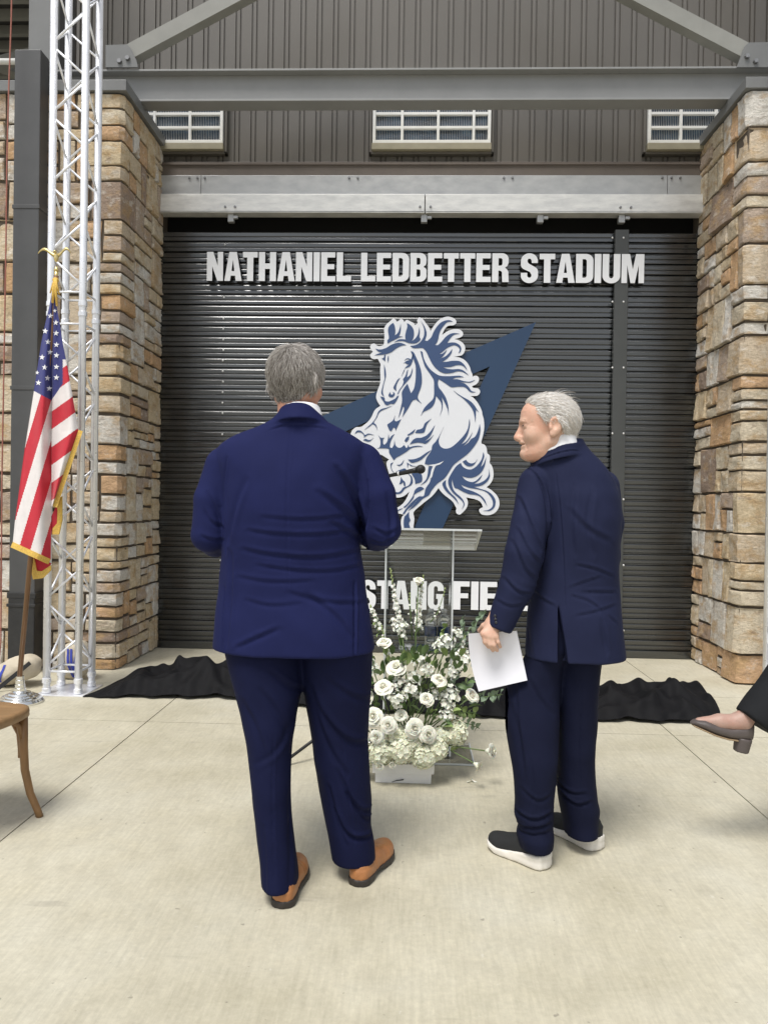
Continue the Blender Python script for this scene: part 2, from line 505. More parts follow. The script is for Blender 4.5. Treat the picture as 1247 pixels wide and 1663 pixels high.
M_core = mat('dark_joint', (.095, .075, .055), .95, bscale=40, bstr=.4)
M_joint = mat('slab_joint', (.40, .37, .295), .95, var=.3, vscale=20)
M_earth = mat('outer_paving', (.38, .36, .29), .85, var=.2, vscale=1.5, bscale=30, bstr=.2)
M_steel = mat('grey_painted_steel', (.160, .163, .162), .42, var=.10, vscale=3, bscale=140, bstr=.06, bdist=.001)
M_beam = mat('light_grey_beam', (.225, .228, .226), .42, var=.08, vscale=3, bscale=140, bstr=.06, bdist=.001)
M_steel2 = mat('pale_painted_steel', (.235, .235, .215), .45, var=.10, vscale=4, bscale=140, bstr=.06, bdist=.001)
M_spout = mat('charcoal_downspout', (.068, .069, .070), .42, var=.10, vscale=5, bscale=160, bstr=.05, bdist=.001)
M_boot = mat('black_cast_iron', (.022, .022, .022), .55, var=.3, vscale=12, bscale=60, bstr=.3)
M_siding = mat('taupe_siding', (.108, .099, .086), .42, var=.06, vscale=2, vstretch=(1, 1, .3), bscale=2.5, bstr=.12, bdist=.01, bstretch=(1, 1, .4))
M_flash = mat('brown_flashing', (.11, .09, .075), .5, var=.1)
M_galv = mat('galvanised_plate', (.40, .405, .405), .45, .4, var=.13, vscale=7, vstretch=(1, 1, 2), rvar=.1)
M_galv2 = mat('bright_galvanised_rail', (.72, .715, .69), .4, .25, var=.16, vscale=11, vstretch=(.6, 1, 2), rvar=.12)
M_bolt = mat('bolt_steel', (.25, .25, .25), .4, .8)
M_rivet = mat('bright_rivet', (.75, .75, .74), .35, .3)
M_void = mat('unlit_black', (.008, .008, .008), .9)
M_white = mat('white_enamel', (.74, .74, .71), .4, var=.06, vscale=9)
M_sill = mat('tan_sill', (.30, .275, .20), .5, var=.1, vscale=8)
M_fin = mat('grille_fins', (.55, .56, .56), .4, .3)
M_deck = mat('dark_roof_deck', (.03, .03, .03), .7)
M_joist = mat('roof_joist', (.20, .20, .185), .55)

WALL, XL, XR, PFRONT, STONE_TOP = 7.016, -2.334, 2.54, 6.05, 4.587

# ================================================================== ground and slabs
g = from_data('ground', [(-150, -150, -.06), (150, -150, -.06), (150, 150, -.06), (-150, 150, -.06)], [(0, 1, 2, 3)], M_earth)
tag(g, kind='structure')
base = MB().box((-12, -9, -.05), (12, 7.6, -.012)).build('pavement', M_joint); tag(base, kind='structure')
def slab(x0, x1, y0, y1):
    gp = .0034
    o = MB().box((x0+gp, y0+gp, -.011), (x1-gp, y1-gp, 0)).build('slab', M_conc, base)
    return o
XJ = [-11.2, -8.0, -4.8, -1.6, 1.58, 4.78, 7.98, 11.18]
YJ = [-8.15, -4.95, -1.75, 1.45, 4.65]
for i in range(len(XJ)-1):
    for j in range(len(YJ)-1): slab(XJ[i], XJ[i+1], YJ[j], YJ[j+1])
XJ2 = [-11.2, -8.0, -4.8, -1.6, 1.58, 4.78, 7.98, 11.18]
for i in range(len(XJ2)-1): slab(XJ2[i], XJ2[i+1], 4.65, 5.62)
XJ3 = [-11.2, -4.8, -1.45, 1.92, 4.9, 11.18]
for i in range(len(XJ3)-1): slab(XJ3[i], XJ3[i+1], 5.62, 7.5)

# ================================================================== stone piers
def pier(label, sgn, x_in, x_out):
    root = thing('stone_pier', label, 'stone pier', (x_in, PFRONT, 0))
    org = Vector((x_in, PFRONT, 0))
    core = MB()
    a, b_ = sorted((x_in+sgn*.010, x_out)); core.box((a, PFRONT+.010, 0), (b_, WALL+.2, STONE_TOP-.01))
    core.build('core', M_core, root).location = -org
    LI = WALL-PFRONT+.03; LF = abs(x_out-x_in); rc = .018
    def path(u):
        # u: 0 at the back of the inner face, LI at the corner, then along the front. Rounded corner
        arc = rc*PI/2
        if u < LI-rc: return Vector((x_in, WALL+.03-u, 0)), Vector((-sgn, 0, 0))
        if u > LI-rc+arc:
            v = u-(LI-rc+arc); return Vector((x_in+sgn*(rc+v), PFRONT, 0)), Vector((0, -1, 0))
        t = (u-(LI-rc))/rc
        n = Vector((-sgn*math.cos(t), -math.sin(t), 0))
        return Vector((x_in+sgn*rc, PFRONT+rc, 0))+n*rc, n
    U = LI+LF-.02
    cells = []
    z = 0.0
    while z < STONE_TOP-.02:
        hb = random.uniform(.22, .40)
        if STONE_TOP-z-hb < .2: hb = STONE_TOP-z
        a = random.uniform(.12, .30); b2 = random.uniform(.14, .34)
        cols = []
        for lo, hi in ((0, LI-a), (LI+b2, U)):
            u = lo
            while u < hi-.01:
                w = random.uniform(.15, .37)
                if hi-u-w < .12: w = hi-u
                cols.append((u, u+w, False)); u += w
        cols.append((LI-a, LI+b2, True))
        for u0, u1, cor in cols:
            k = random.choice([1, 1, 2, 2, 3, 3] if hb > .30 else [1, 1, 2, 2, 3])
            cuts = sorted([0, 1]+[(i+random.uniform(-.3, .3))/k for i in range(1, k)])
            for i in range(k):
                z0 = z+hb*cuts[i]; z1 = z+hb*cuts[i+1]
                if not cor and (u1-u0) > .22 and random.random() < .5:
                    um = u0+(u1-u0)*random.uniform(.35, .65); cells += [(u0, um, z0, z1), (um, u1, z0, z1)]
                else: cells.append((u0, u1, z0, z1))
        z += hb
    def ticks(w, n):
        e = min(.010, w*.2); s_ = .002
        return [0, s_, e]+[e+(w-2*e)*i/(n+1) for i in range(1, n+1)]+[w-e, w-s_, w]
    for ci, (u0, u1, z0, z1) in enumerate(cells):
        gp = random.choice([.0008, .0015, .002, .003])
        u0 += gp; u1 -= gp; z0 += gp; z1 -= gp
        w = u1-u0; h = z1-z0
        if w < .03 or h < .02: continue
        th = random.uniform(.004, .016)
        nu = 8 if w > .22 else 5; nv = 5 if h > .12 else (3 if h > .07 else 2)
        tu, tv = ticks(w, nu), ticks(h, nv)
        # uneven outline: each corner and edge wanders a little
        c4 = [random.uniform(0, 1)*min(.014, h*.12) for _ in range(8)]
        sd = random.uniform(0, 100); tx = random.uniform(-.05, .05); tz = random.uniform(-.12, .05)
        V = []; nU, nV = len(tu), len(tv)
        for j, v in enumerate(tv):
            for i, u in enumerate(tu):
                s_ = u/w; t_ = v/h
                du = ((1-s_)*((1-t_)*c4[0]+t_*c4[1]) - s_*((1-t_)*c4[2]+t_*c4[3]))
                dv = ((1-t_)*((1-s_)*c4[4]+s_*c4[5]) - t_*((1-s_)*c4[6]+s_*c4[7]))
                wob = mnoise.noise(Vector((u0*3+u*14, v*14+sd, 1)))*.012
                edge = min(i, nU-1-i, j, nV-1-j)
                if edge == 0: d = -.05
                elif edge == 1: d = th*.45
                else: d = th + mnoise.noise(Vector((u*13+sd, v*13, 3)))*.009 + mnoise.noise(Vector((u*38+sd, v*38, 7)))*.006 + mnoise.noise(Vector((u*80+sd, v*80, 9)))*.0025 + tx*(s_-.5)*w + tz*(t_-.5)*h
                if edge == 2: d -= .0015
                p, n = path(u0+u+du)
                pos = p+n*d; pos.z = z0+v+dv+(wob if 0 < edge else wob)*(.4 if edge < 2 else 0)
                V.append(pos)
        c = sum(V, Vector())/len(V)
        Fc = [(j*nU+i, j*nU+i+1, (j+1)*nU+i+1, (j+1)*nU+i) for j in range(nV-1) for i in range(nU-1)]
        if sgn < 0: pass
        else: Fc = [f[::-1] for f in Fc]
        o = smooth_by_angle(from_data('stone', [v-c for v in V], Fc, M_stone, root), 26)
        o.location = c-org
    # metal coping
    ov = .035
    a, b_ = sorted((x_in-sgn*ov, x_out+sgn*.02))
    cp = MB().box((a, PFRONT-ov, STONE_TOP+.002), (b_, WALL-.02, STONE_TOP+.088), .004).build('coping', M_steel, root); cp.location = -org
    return root
pier('tall stone pier left of the rolling door behind the silver truss and flag', -1, XL, -3.55)
pier('tall stone pier at the right edge beside the rolling door', 1, XR, 3.45)

# ================================================================== building front
bld = thing('stadium_building', 'taupe metal sided building front with black rolling doors between stone piers', 'building', (0, WALL, 0))
def bpart(mb, name, m, parent=None, smooth=False):
    o = mb.build(name, m, bld if parent is None else parent, smooth)
    o.location = (0, -WALL, 0) if parent is None else (0, 0, 0)
    return o
z_sb = at(700, 270, 7.05).z           # bottom of the siding
# ribbed siding, one folded sheet
per = .1497; prof = []
x = -3.3 + .02
x_end = 4.0
ph = (at(410, 60, 7.06).x) % per
x = -3.3+ph
YS = 7.062
while x < x_end:
    for dx, dy in ((0, 0), (.003, .014), (.013, .014), (.016, 0), (.042, -.002), (.045, .012), (.055, .012), (.058, 0)):
        prof.append((x+dx, YS+dy))
    x += per
zl = [z_sb, z_sb+.9, 6.2, 7.6]
V = [(px_, py_, z) for z in zl for px_, py_ in prof]; n = len(prof)
Fc = [(j*n+i, j*n+i+1, (j+1)*n+i+1, (j+1)*n+i) for j in range(len(zl)-1) for i in range(n-1)]
mb = MB(); mb.add(V, Fc); bpart(mb, 'siding', M_siding)
bpart(MB().box((-3.4, YS+.03, z_sb), (4.1, YS+.2, 7.6)), 'wall', M_void)
z_h1, z_h0 = at(700, 285, 6.98).z, at(700, 318, 6.98).z
z_r0 = at(700, 345, 6.94).z
bpart(MB().box((-2.5, 7.0, z_h1+.003), (2.75, 7.061, z_sb+.02), .003).box((-2.5, 6.985, z_sb-.012), (2.75, 7.0, z_sb+.004)), 'flashing', M_flash)
# header plates in three lengths
bolt0 = None
def bolt(px, py, Y, par, r=.014):
    global bolt0
    p = at(px, py, Y)
    if bolt0 is None:
        mb = MB(); mb.V = []
        vs = []
        for k in range(6): vs.append((r*math.cos(k*PI/3), 0, r*math.sin(k*PI/3)))
        for k in range(6): vs.append((r*.85*math.cos(k*PI/3), -.011, r*.85*math.sin(k*PI/3)))
        mb.add(vs, [(k, (k+1) % 6, 6+(k+1) % 6, 6+k) for k in range(6)]+[tuple(range(6, 12))])
        o = mb.build('bolt', M_bolt, par); bolt0 = o
    else: o = share(bolt0, par, name='bolt')
    o.parent = par
    o.location = Vector(p)-Vector(par.matrix_basis.translation)-(Vector(par.parent.matrix_basis.translation) if par.parent else Vector())
    return o
xs1, xs2 = at(327, 300, 6.98).x, at(1083, 300, 6.98).x
hp = []
for a, b_ in ((-2.6, xs1-.002), (xs1+.002, xs2-.002), (xs2+.002, 2.8)):
    hp.append(bpart(MB().box((a, 6.975, z_h0), (b_, 6.998, z_h1), .002), 'header_plate', M_galv))
xm = at(690, 330, 6.94).x
rl = []
for a, b_ in ((-2.6, xm-.004), (xm+.004, 2.8)):
    rl.append(bpart(MB().box((a, 6.935, z_r0), (b_, 6.973, z_h0-.002), .003).box((a, 6.935, z_r0-.003), (b_, 7.06, z_r0+.008)), 'rail', M_galv2))
for px, py in ((308, 289), (321, 289), (333, 289)): bolt(px, py, 6.974, hp[0 if px < 327 else 1], .012)
for px, py in ((567, 289), (581, 289), (818, 289), (832, 289), (1075, 289), (1090, 289), (1104, 289)): bolt(px, py, 6.974, hp[1 if px < 1083 else 2], .012)
for px, py in ((366, 336), (382, 336), (682, 336), (699, 336), (1007, 337), (1024, 337)): bolt(px, py, 6.933, rl[0 if px < 690 else 1], .012)
for px in (377, 690, 878, 1010):
    p = at(px, 352, 6.99)
    bpart(MB().box((p.x-.035, 6.97, z_r0-.075), (p.x+.02, 7.02, z_r0-.006), .003).box((p.x+.02, 6.955, z_r0-.05), (p.x+.06, 6.985, z_r0-.025), .003), 'bracket', M_galv)
# near-black panels behind the door heads; the recess shade is put in their colour
mb = MB().box((-2.6, 7.34, 0), (2.8, 7.4, 4.5)).box((-2.6, 7.07, 4.42), (2.8, 7.4, 4.5))
bpart(mb, 'shade_panel', M_void)
# rolling doors
PITCH_S = .0965; NS = 40
xmu0, xmu1 = at(992, 700, 6.98).x, at(1014, 700, 6.98).x
spf = [(.028, 0), (.028, .009), (.003, .013), (.0, .016), (-.0005, .038), (.001, .042), (.008, .0455), (.008, .050), (.001, .0535), (-.001, .057), (-.0025, .084), (0.0, .090), (.006, .0935), (.028, .0962)]
def door(x0, x1, label, y_off):
    d = MB().box((x0, WALL+y_off-.008, .004), (x1, WALL+y_off+.03, .07), .004)
    o = bpart(d, 'rolling_door', M_slat); o['label'] = label
    V = []; nx = 2; n = len(spf)
    for xx in (x0, x1):
        for dy, dz in spf: V.append((xx, WALL+y_off+dy, dz))
    Fc = [(i, n+i, n+i+1, i+1) for i in range(n-1)]
    s0 = from_data('slat', V, Fc, M_slat, o, smooth=True)
    s0.location = (0, 0, .072)
    smooth_by_angle(s0, 18)
    for k in range(1, NS-1):
        share(s0, o, (0, 0, .072+k*PITCH_S), 'slat')
    return o
dl = door(-2.5, xmu0+.01, 'wide black slatted rolling door', 0)
dr = door(xmu1-.01, 2.72, 'narrow black slatted rolling door beside the right pier', .004)
r0 = None
for k in range(1, NS-2):
    if 8 < k < 12 or k in (20, 31, 33): continue
    zz = .072+k*PITCH_S+.072
    c = (at(362, 600, 7.0).x+RNG.normal(0, .002), WALL-.006, zz)
    if r0 is None: r0 = MB().ball((0, 0, 0), (.009, .005, .009), 8, 5).build('rivet', M_rivet, dl, True); r0.location = c
    else: share(r0, dl, c, 'rivet')
mul = bpart(MB().box((xmu0, 6.955, 0), (xmu1, 7.0, at(1003, 373, 6.96).z), .004), 'mullion', mat('mullion_steel', (.055, .058, .056), .4, var=.1, vscale=4))
for py in (386, 490, 597, 704, 811, 918, 1024):
    for px in (994, 1012):
        p = at(px, py, 6.953)
        q = share(r0, mul, (p.x, p.y, p.z), 'rivet')
# windows with white grilles, half hidden by the beam
def window(px0, px1, bars):
    Yw = 6.97
    zb = at((px0+px1)/2, 232, Yw).z; zt = zb+.66
    x0, x1 = at(px0, 215, Yw).x, at(px1, 215, Yw).x
    t = .028
    fr = MB()
    fr.box((x0, Yw, zb), (x1, Yw+.07, zb+t), .003).box((x0, Yw, zt-t), (x1, Yw+.07, zt), .003)
    fr.box((x0, Yw+.001, zb+t), (x0+t, Yw+.07, zt-t), .003).box((x1-t, Yw+.001, zb+t), (x1, Yw+.07, zt-t), .003)
    o = bpart(fr, 'window', M_white)
    for f_ in bars:
        xc = x0+(x1-x0)*f_
        MB().box((xc-.012, Yw+.004, zb+t), (xc+.012, Yw+.04, zt-t), .002).build('window_bar', M_white, o)
    for k in range(1, 5):
        zc = zb+.018+k*.125
        MB().box((x0+t, Yw+.006, zc-.012), (x1-t, Yw+.038, zc+.012), .002).build('window_bar', M_white, o)
    fins = MB(); xx = x0+t+.006
    while xx < x1-t:
        fins.box((xx, Yw+.04, zb+t), (xx+.0026, Yw+.052, zt-t)); xx += .0155
    f_ = fins.build('fins', M_fin, o); f_['kind'] = 'stuff'
    MB().box((x0+t, Yw+.062, zb+t), (x1-t, Yw+.068, zt-t)).build('pane', M_glassw, o)
    MB().box((x0-.006, Yw-.012, zb-.062), (x1+.006, YS-.002, zb-.003), .004).build('sill', M_sill, o)
    MB().box((x0-.03, Yw+.03, zb-.085), (x0-.008, YS-.002, zt), .003).box((x1+.008, Yw+.03, zb-.085), (x1+.03, YS-.002, zt), .003).box((x0-.03, Yw+.03, zb-.085), (x1+.03, YS-.002, zb-.064), .003).build('trim', M_siding, o)
M_glassw = bpy.data.materials.new('painted_reflection_glass'); M_glassw.use_nodes = True
_nt = M_glassw.node_tree; _b = _nt.nodes['Principled BSDF']
_b.inputs['Roughness'].default_value = .12; _b.inputs['Specular IOR Level'].default_value = .8
_nt.links.new(ramp(_nt, tex(_nt, 4, 4, .6, (1, 1, 2)), [(.35, (.012, .018, .025)), (.5, (.03, .075, .14)), (.62, (.07, .15, .25)), (.75, (.2, .27, .30))]), _b.inputs['Base Color'])  # blue and dark reflections are put into the pane colour
window(605, 797, (.25, .555, .855))
window(170, 362, (.15, .42, .72))
window(1052, 1244, (.28, .58, .85))

# ================================================================== canopy frame on the piers
fr = thing('canopy_frame', 'grey steel canopy beam with diagonal braces resting on the stone piers', 'steel frame', (0, 6.42, STONE_TOP+.09))
fo = Vector((0, 6.42, STONE_TOP+.09))
def fpart(mb, name, m, par=None):
    o = mb.build(name, m, fr if par is None else par); o.location = -fo if par is None else (0, 0, 0); return o
zb0 = at(700, 172, 6.35).z; ztf = at(700, 110, 6.35).z
print('beam', zb0, ztf, STONE_TOP+.088)
zb0 = STONE_TOP+.091
I_ = MB()
x0, x1 = -3.3, 3.5
I_.box((x0, 6.35, zb0), (x1, 6.51, zb0+.016), .002).box((x0, 6.35, ztf-.016), (x1, 6.51, ztf), .002).box((x0, 6.424, zb0+.017), (x1, 6.436, ztf-.017))
fpart(I_, 'beam', M_beam)
def brace(a, b_, w):
    A = at(a[0], a[1], 6.40); B = at(b_[0], b_[1], 6.40); B = A+(B-A)*2.1
    fpart(MB().bar(A, B, .10, w, (0, 0, 1)), 'brace', M_steel2)
brace((212, 90), (380, 0), .125)
brace((1210, 89), (1039, 0), .125)
for pts, bl in (([(172, 109), (224, 109), (222, 98), (212, 78), (207, 72), (172, 73)], ((195, 100), (208, 95))),
            ([(1196, 109), (1258, 109), (1258, 68), (1215, 69), (1208, 76)], ((1212, 92), (1226, 100)))):
    P = [at(x_, y_, 6.33) for x_, y_ in pts]; n = len(P)
    V = P+[p+Vector((0, .02, 0)) for p in P]
    mb = MB().add(V, [tuple(range(n)), tuple(range(2*n-1, n-1, -1))]+[(i, n+i, n+(i+1) % n, (i+1) % n) for i in range(n)])
    o = fpart(mb, 'gusset_plate', M_steel)
    for px, py in bl:
        q = share(bolt0, o, at(px, py, 6.329), 'bolt'); q.scale = (1.8, 1.8, 1.8)
for xc in (at(72, 40, 6.42).x, at(1275, 40, 6.42).x):
    fpart(MB().box((xc-.10, 6.34, STONE_TOP+.09), (xc+.10, 6.5, zb0-.001+.0), .003).box((xc-.10, 6.36, ztf+.001), (xc+.10, 6.5, 7.6), .003), 'column', M_steel)

# downspout on the left pier
ds = thing('downspout', 'charcoal square downspout with black cast iron boot on the left stone pier', 'downspout', (at(48, 900, 5.86).x, 5.94, 0))
do = Vector(ds.location)
xa, xb = at(20, 500, 5.86).x, at(62, 500, 5.86).x
zt = at(48, 80, 5.86).z; zbt = at(40, 965, 5.85).z
o = MB().box((xa, 5.86, zbt), (xb, 6.0, zt), .006).box((xa+.004, 6.0, zt-.16), (xb-.004, 6.36, zt-.004), .004).build('pipe', M_spout, ds); o.location = -do
o = MB().box((xa-.012, 5.85, zbt-.035), (xb+.012, 6.005, zbt+.012), .006).box((xa-.003, 5.853, .08), (xb+.003, 6.003, zbt-.03), .008).box((xa-.012, 5.845, zbt-.1), (xb+.012, 6.007, zbt-.075), .004).build('boot', M_boot, ds); o.location = -do
o = MB().tube([((xa+xb)/2, 5.92, .12), ((xa+xb)/2, 5.90, .05), ((xa+xb)/2, 5.84, .012)], [.07, .065, .06], 14).build('outlet', M_boot, ds, True); o.location = -do
for zz in (2.2, 3.6):
    o = MB().box((xa-.006, 5.855, zz), (xb+.006, 6.01, zz+.03), .002).build('strap', M_spout, ds); o.location = -do

# roof of the wing beyond the left pier
rf = thing('side_roof', 'dark open roof with joists high beyond the left stone pier', 'roof', (-6, 9, 0))
ro = Vector((-6, 9, 0))
o = MB().box((-12, 6.9, 6.6), (-2.95, 14, 6.68)).box((-12, 11.5, 0), (-2.7, 11.7, 6.6)).build('deck', M_deck, rf); o.location = -ro
for k in range(16):
    y = 7.0+k*.28
    o = MB().box((-12, y, 6.50), (-2.96, y+.06, 6.598)).build('joist', M_joist, rf); o.location = -ro
o = MB().bar((-5.6, 8.0, 6.35), (-3.2, 8.6, 5.75), .14, .12).build('brace', M_joist, rf); o.location = -ro
o = MB().bar((-6.2, 7.6, 5.2), (-3.6, 8.2, 6.3), .1, .1).build('brace', M_joist, rf); o.location = -ro
cd = tag(MB().tube([(-6, 7.3, at(10, 100, 7.3).z), (-3.1, 7.3, at(10, 100, 7.3).z)], .028, 10).build('conduit', M_white, rf, True)); cd.location = -ro

# ================================================================== raised lettering
M_let = mat('white_letter_face', (.78, .79, .81), .35, var=.03, vscale=3)
M_ret = mat('black_letter_return', (.02, .02, .022), .4)
def extrude_poly(loops, y0, y1, name, mats, parent, xz=lambda p: p, cdt=False, side_mat=1, bev=0.0):
    """flat cut shape with real thickness: loops in (x,z), front face at y0, back at y1"""
    V = []; Fc = []; MI = []
    if cdt:
        pts = [Vector(p) for l in loops for p in l]; edges = []; n0 = 0; faces = []
        for l in loops:
            faces.append(list(range(n0, n0+len(l)))); n0 += len(l)
        r = delaunay_2d_cdt([p.to_2d() for p in pts], [], faces, 1, 1e-6)
        vs, fs = r[0], r[2]
        V = [(p[0], y0, p[1]) for p in vs]
        for f in fs: Fc.append(tuple(f)); MI.append(0)
    else:
        tl = tessellate_polygon([[Vector((p[0], p[1], 0)) for p in l] for l in loops])
        V = [(p[0], y0, p[1]) for l in loops for p in l]
        for f in tl: Fc.append(tuple(f)); MI.append(0)
    # face the front towards -Y
    for i, f in enumerate(Fc):
        a, b_, c = (Vector(V[k]) for k in f[:3])
        if (b_-a).cross(c-a).y > 0: Fc[i] = f[::-1]
    for l in loops:
        n = len(V); m = len(l)
        ar = sum(l[i][0]*l[(i+1) % m][1]-l[(i+1) % m][0]*l[i][1] for i in range(m))
        V += [(p[0], y0, p[1]) for p in l]+[(p[0], y1, p[1]) for p in l]
        for i in range(m):
            j = (i+1) % m
            q = (n+i, n+j, n+m+j, n+m+i)
            Fc.append(q); MI.append(side_mat)
    o = from_data(name, V, Fc, mats, parent)
    o.data.polygons.foreach_set('material_index', MI)
    return o
def arc(cx, cy, rx, ry, a0, a1, n=8):
    return [(cx+rx*math.cos(rad(a0+(a1-a0)*i/n)), cy+ry*math.sin(rad(a0+(a1-a0)*i/n))) for i in range(n+1)]
W_, S_, T_ = .56, .215, .17
GL = {
 'I': ([[(0, 0), (S_, 0), (S_, 1), (0, 1)]], S_),
 'L': ([[(0, 0), (.50, 0), (.50, .19), (S_, .19), (S_, 1), (0, 1)]], .50),
 'T': ([[(.15, 0), (.365, 0), (.365, .81), (.515, .81), (.515, 1), (0, 1), (0, .81), (.15, .81)]], .515),
 'F': ([[(0, 0), (S_, 0), (S_, .41), (.44, .41), (.44, .58), (S_, .58), (S_, .82), (.48, .82), (.48, 1), (0, 1)]], .48),
 'E': ([[(0, 0), (.5, 0), (.5, .18), (S_, .18), (S_, .42), (.46, .42), (.46, .59), (S_, .59), (S_, .82), (.49, .82), (.49, 1), (0, 1)]], .50),
 'H': ([[(0, 0), (S_, 0), (S_, .42), (.385, .42), (.385, 0), (.60, 0), (.60, 1), (.385, 1), (.385, .61), (S_, .61), (S_, 1), (0, 1)]], .60),
 'N': ([[(0, 0), (.19, 0), (.19, .5), (.37, 0), (.57, 0), (.57, 1), (.38, 1), (.38, .52), (.22, 1), (0, 1)]], .57),
 'M': ([[(0, 0), (.18, 0), (.18, .62), (.30, 0), (.44, 0), (.56, .62), (.56, 0), (.74, 0), (.74, 1), (.47, 1), (.37, .47), (.27, 1), (0, 1)]], .74),
 'A': ([[(0, 0), (.20, 0), (.225, .18), (.375, .18), (.40, 0), (.61, 0), (.43, 1), (.17, 1)], [(.25, .34), (.35, .34), (.30, .74)]], .60),
 'D': ([[(0, 0), (.33, 0)]+arc(.33, .22, .24, .22, -80, 0, 6)+[(.57, .78)]+arc(.33, .78, .24, .22, 0, 80, 6)+[(.33, 1), (0, 1)],
        [(S_, .18), (S_, .82), (.28, .82)]+arc(.28, .74, .075, .08, 80, 0, 4)+[(.355, .26)]+arc(.28, .26, .075, .08, 0, -80, 4)+[(.28, .18)]], .57),
 'B': ([[(0, 0), (.34, 0)]+arc(.34, .20, .22, .20, -80, 0, 5)+[(.56, .36)]+arc(.42, .38, .14, .13, 0, 70, 4)+arc(.42, .66, .13, .13, -70, 0, 4)+[(.55, .8)]+arc(.33, .8, .22, .2, 0, 80, 5)+[(.33, 1), (0, 1)],
        [(S_, .17), (S_, .43), (.30, .43)]+arc(.29, .37, .06, .06, 80, 0, 3)+[(.35, .23)]+arc(.29, .23, .06, .06, 0, -80, 3),
        [(S_, .59), (S_, .83), (.29, .83)]+arc(.285, .77, .06, .06, 80, 0, 3)+[(.345, .65)]+arc(.285, .65, .06, .06, 0, -80, 3)], .56),
 'R': ([[(0, 0), (S_, 0), (S_, .40), (.27, .40), (.335, .35), (.35, 0), (.57, 0), (.555, .36), (.50, .45), (.44, .50), (.52, .56), (.56, .66), (.56, .8)]+arc(.34, .8, .22, .2, 0, 80, 5)+[(.34, 1), (0, 1)],
        [(S_, .57), (S_, .83), (.29, .83)]+arc(.285, .77, .065, .06, 80, 0, 3)+[(.35, .64)]+arc(.285, .64, .065, .07, 0, -80, 3)], .58),
 'U': ([[(0, 1), (0, .23)]+arc(.29, .24, .29, .25, 180, 360, 14)+[(.58, 1), (.365, 1), (.365, .25)]+arc(.29, .24, .075, .075, 0, -180, 6)+[(S_, 1)]], .58),
 'S': ([arc(.285, .25, .285, .265, 190, 360, 12)+[(.57, .36)]+arc(.40, .38, .17, .17, 0, 62, 5)+[(.26, .66)]+arc(.285, .75, .07, .08, 220, 0, 8)+[(.36, .68), (.56, .68), (.56, .74)]+arc(.28, .75, .28, .265, 0, 180, 14)+[(0, .66)]+arc(.17, .62, .17, .17, 180, 248, 5)+[(.30, .37)]+arc(.285, .25, .07, .08, 50, -180, 10)+[(.215, .34), (.0, .34)]], .57),
 'G': ([[(.57, .56), (.30, .56), (.30, .39), (.355, .39), (.355, .25)]+arc(.285, .24, .07, .075, 0, -180, 6)+[(.215, .76)]+arc(.285, .76, .07, .075, 180, 0, 6)+[(.355, .67), (.57, .67), (.57, .74)]+arc(.285, .745, .285, .265, 0, 180, 14)+[(0, .26)]+arc(.285, .25, .285, .265, 180, 300, 10)+[(.455, .10), (.47, .02), (.57, .02)]], .57),
}
def lettering(name, label, words, Yf, depth):
    first = words[0]
    root = thing(name, label, 'lettering', at(first[1], first[4], Yf+depth))
    org = Vector(root.location)
    for txt, pl, pr, y0, y1l, y1r in [(w[0], w[1], w[2], w[3], w[4], w[5]) for w in words]:
        pass
    for txt, pl, pr, yt, yb, slope in words:
        adv = [GL[c][1] for c in txt]; gap = .045
        tot = sum(adv)+gap*(len(txt)-1)
        A = at(pl, yb, Yf); B = at(pr, yb+slope*(pr-pl), Yf); Tp = at(pl, yt, Yf)
        sx = (B.x-A.x)/tot; h = Tp.z-A.z; u = 0
        z0 = (A.z+B.z)/2
        for c, a in zip(txt, adv):
            loops = [[(p[0]*sx, p[1]*h) for p in l] for l in GL[c][0]]
            o = extrude_poly(loops, -depth, 0, 'letter', [M_let, M_ret], root)
            o.location = Vector((A.x+u*sx, org.y, z0))-org
            u += a+gap
    # standoff pins reach the door slats
    return root
sl_ = math.tan(rad(.3))
lettering('raised_sign_letters', 'long row of white raised capital letters across the top of the rolling door',
    [('NATHANIEL', 336, 570, 409, 456, .0045), ('LEDBETTER', 586, 826, 410.5, 457, .0045), ('STADIUM', 845, 1045, 412, 459, .0045)], 6.945, .065)
lettering('raised_sign_letters', 'lower row of white raised capital letters behind the clear lectern',
    [('MUSTANG', 521, 720, 941, 987, .018), ('FIELD', 735, 872, 944, 990, .018)], 6.945, .065)

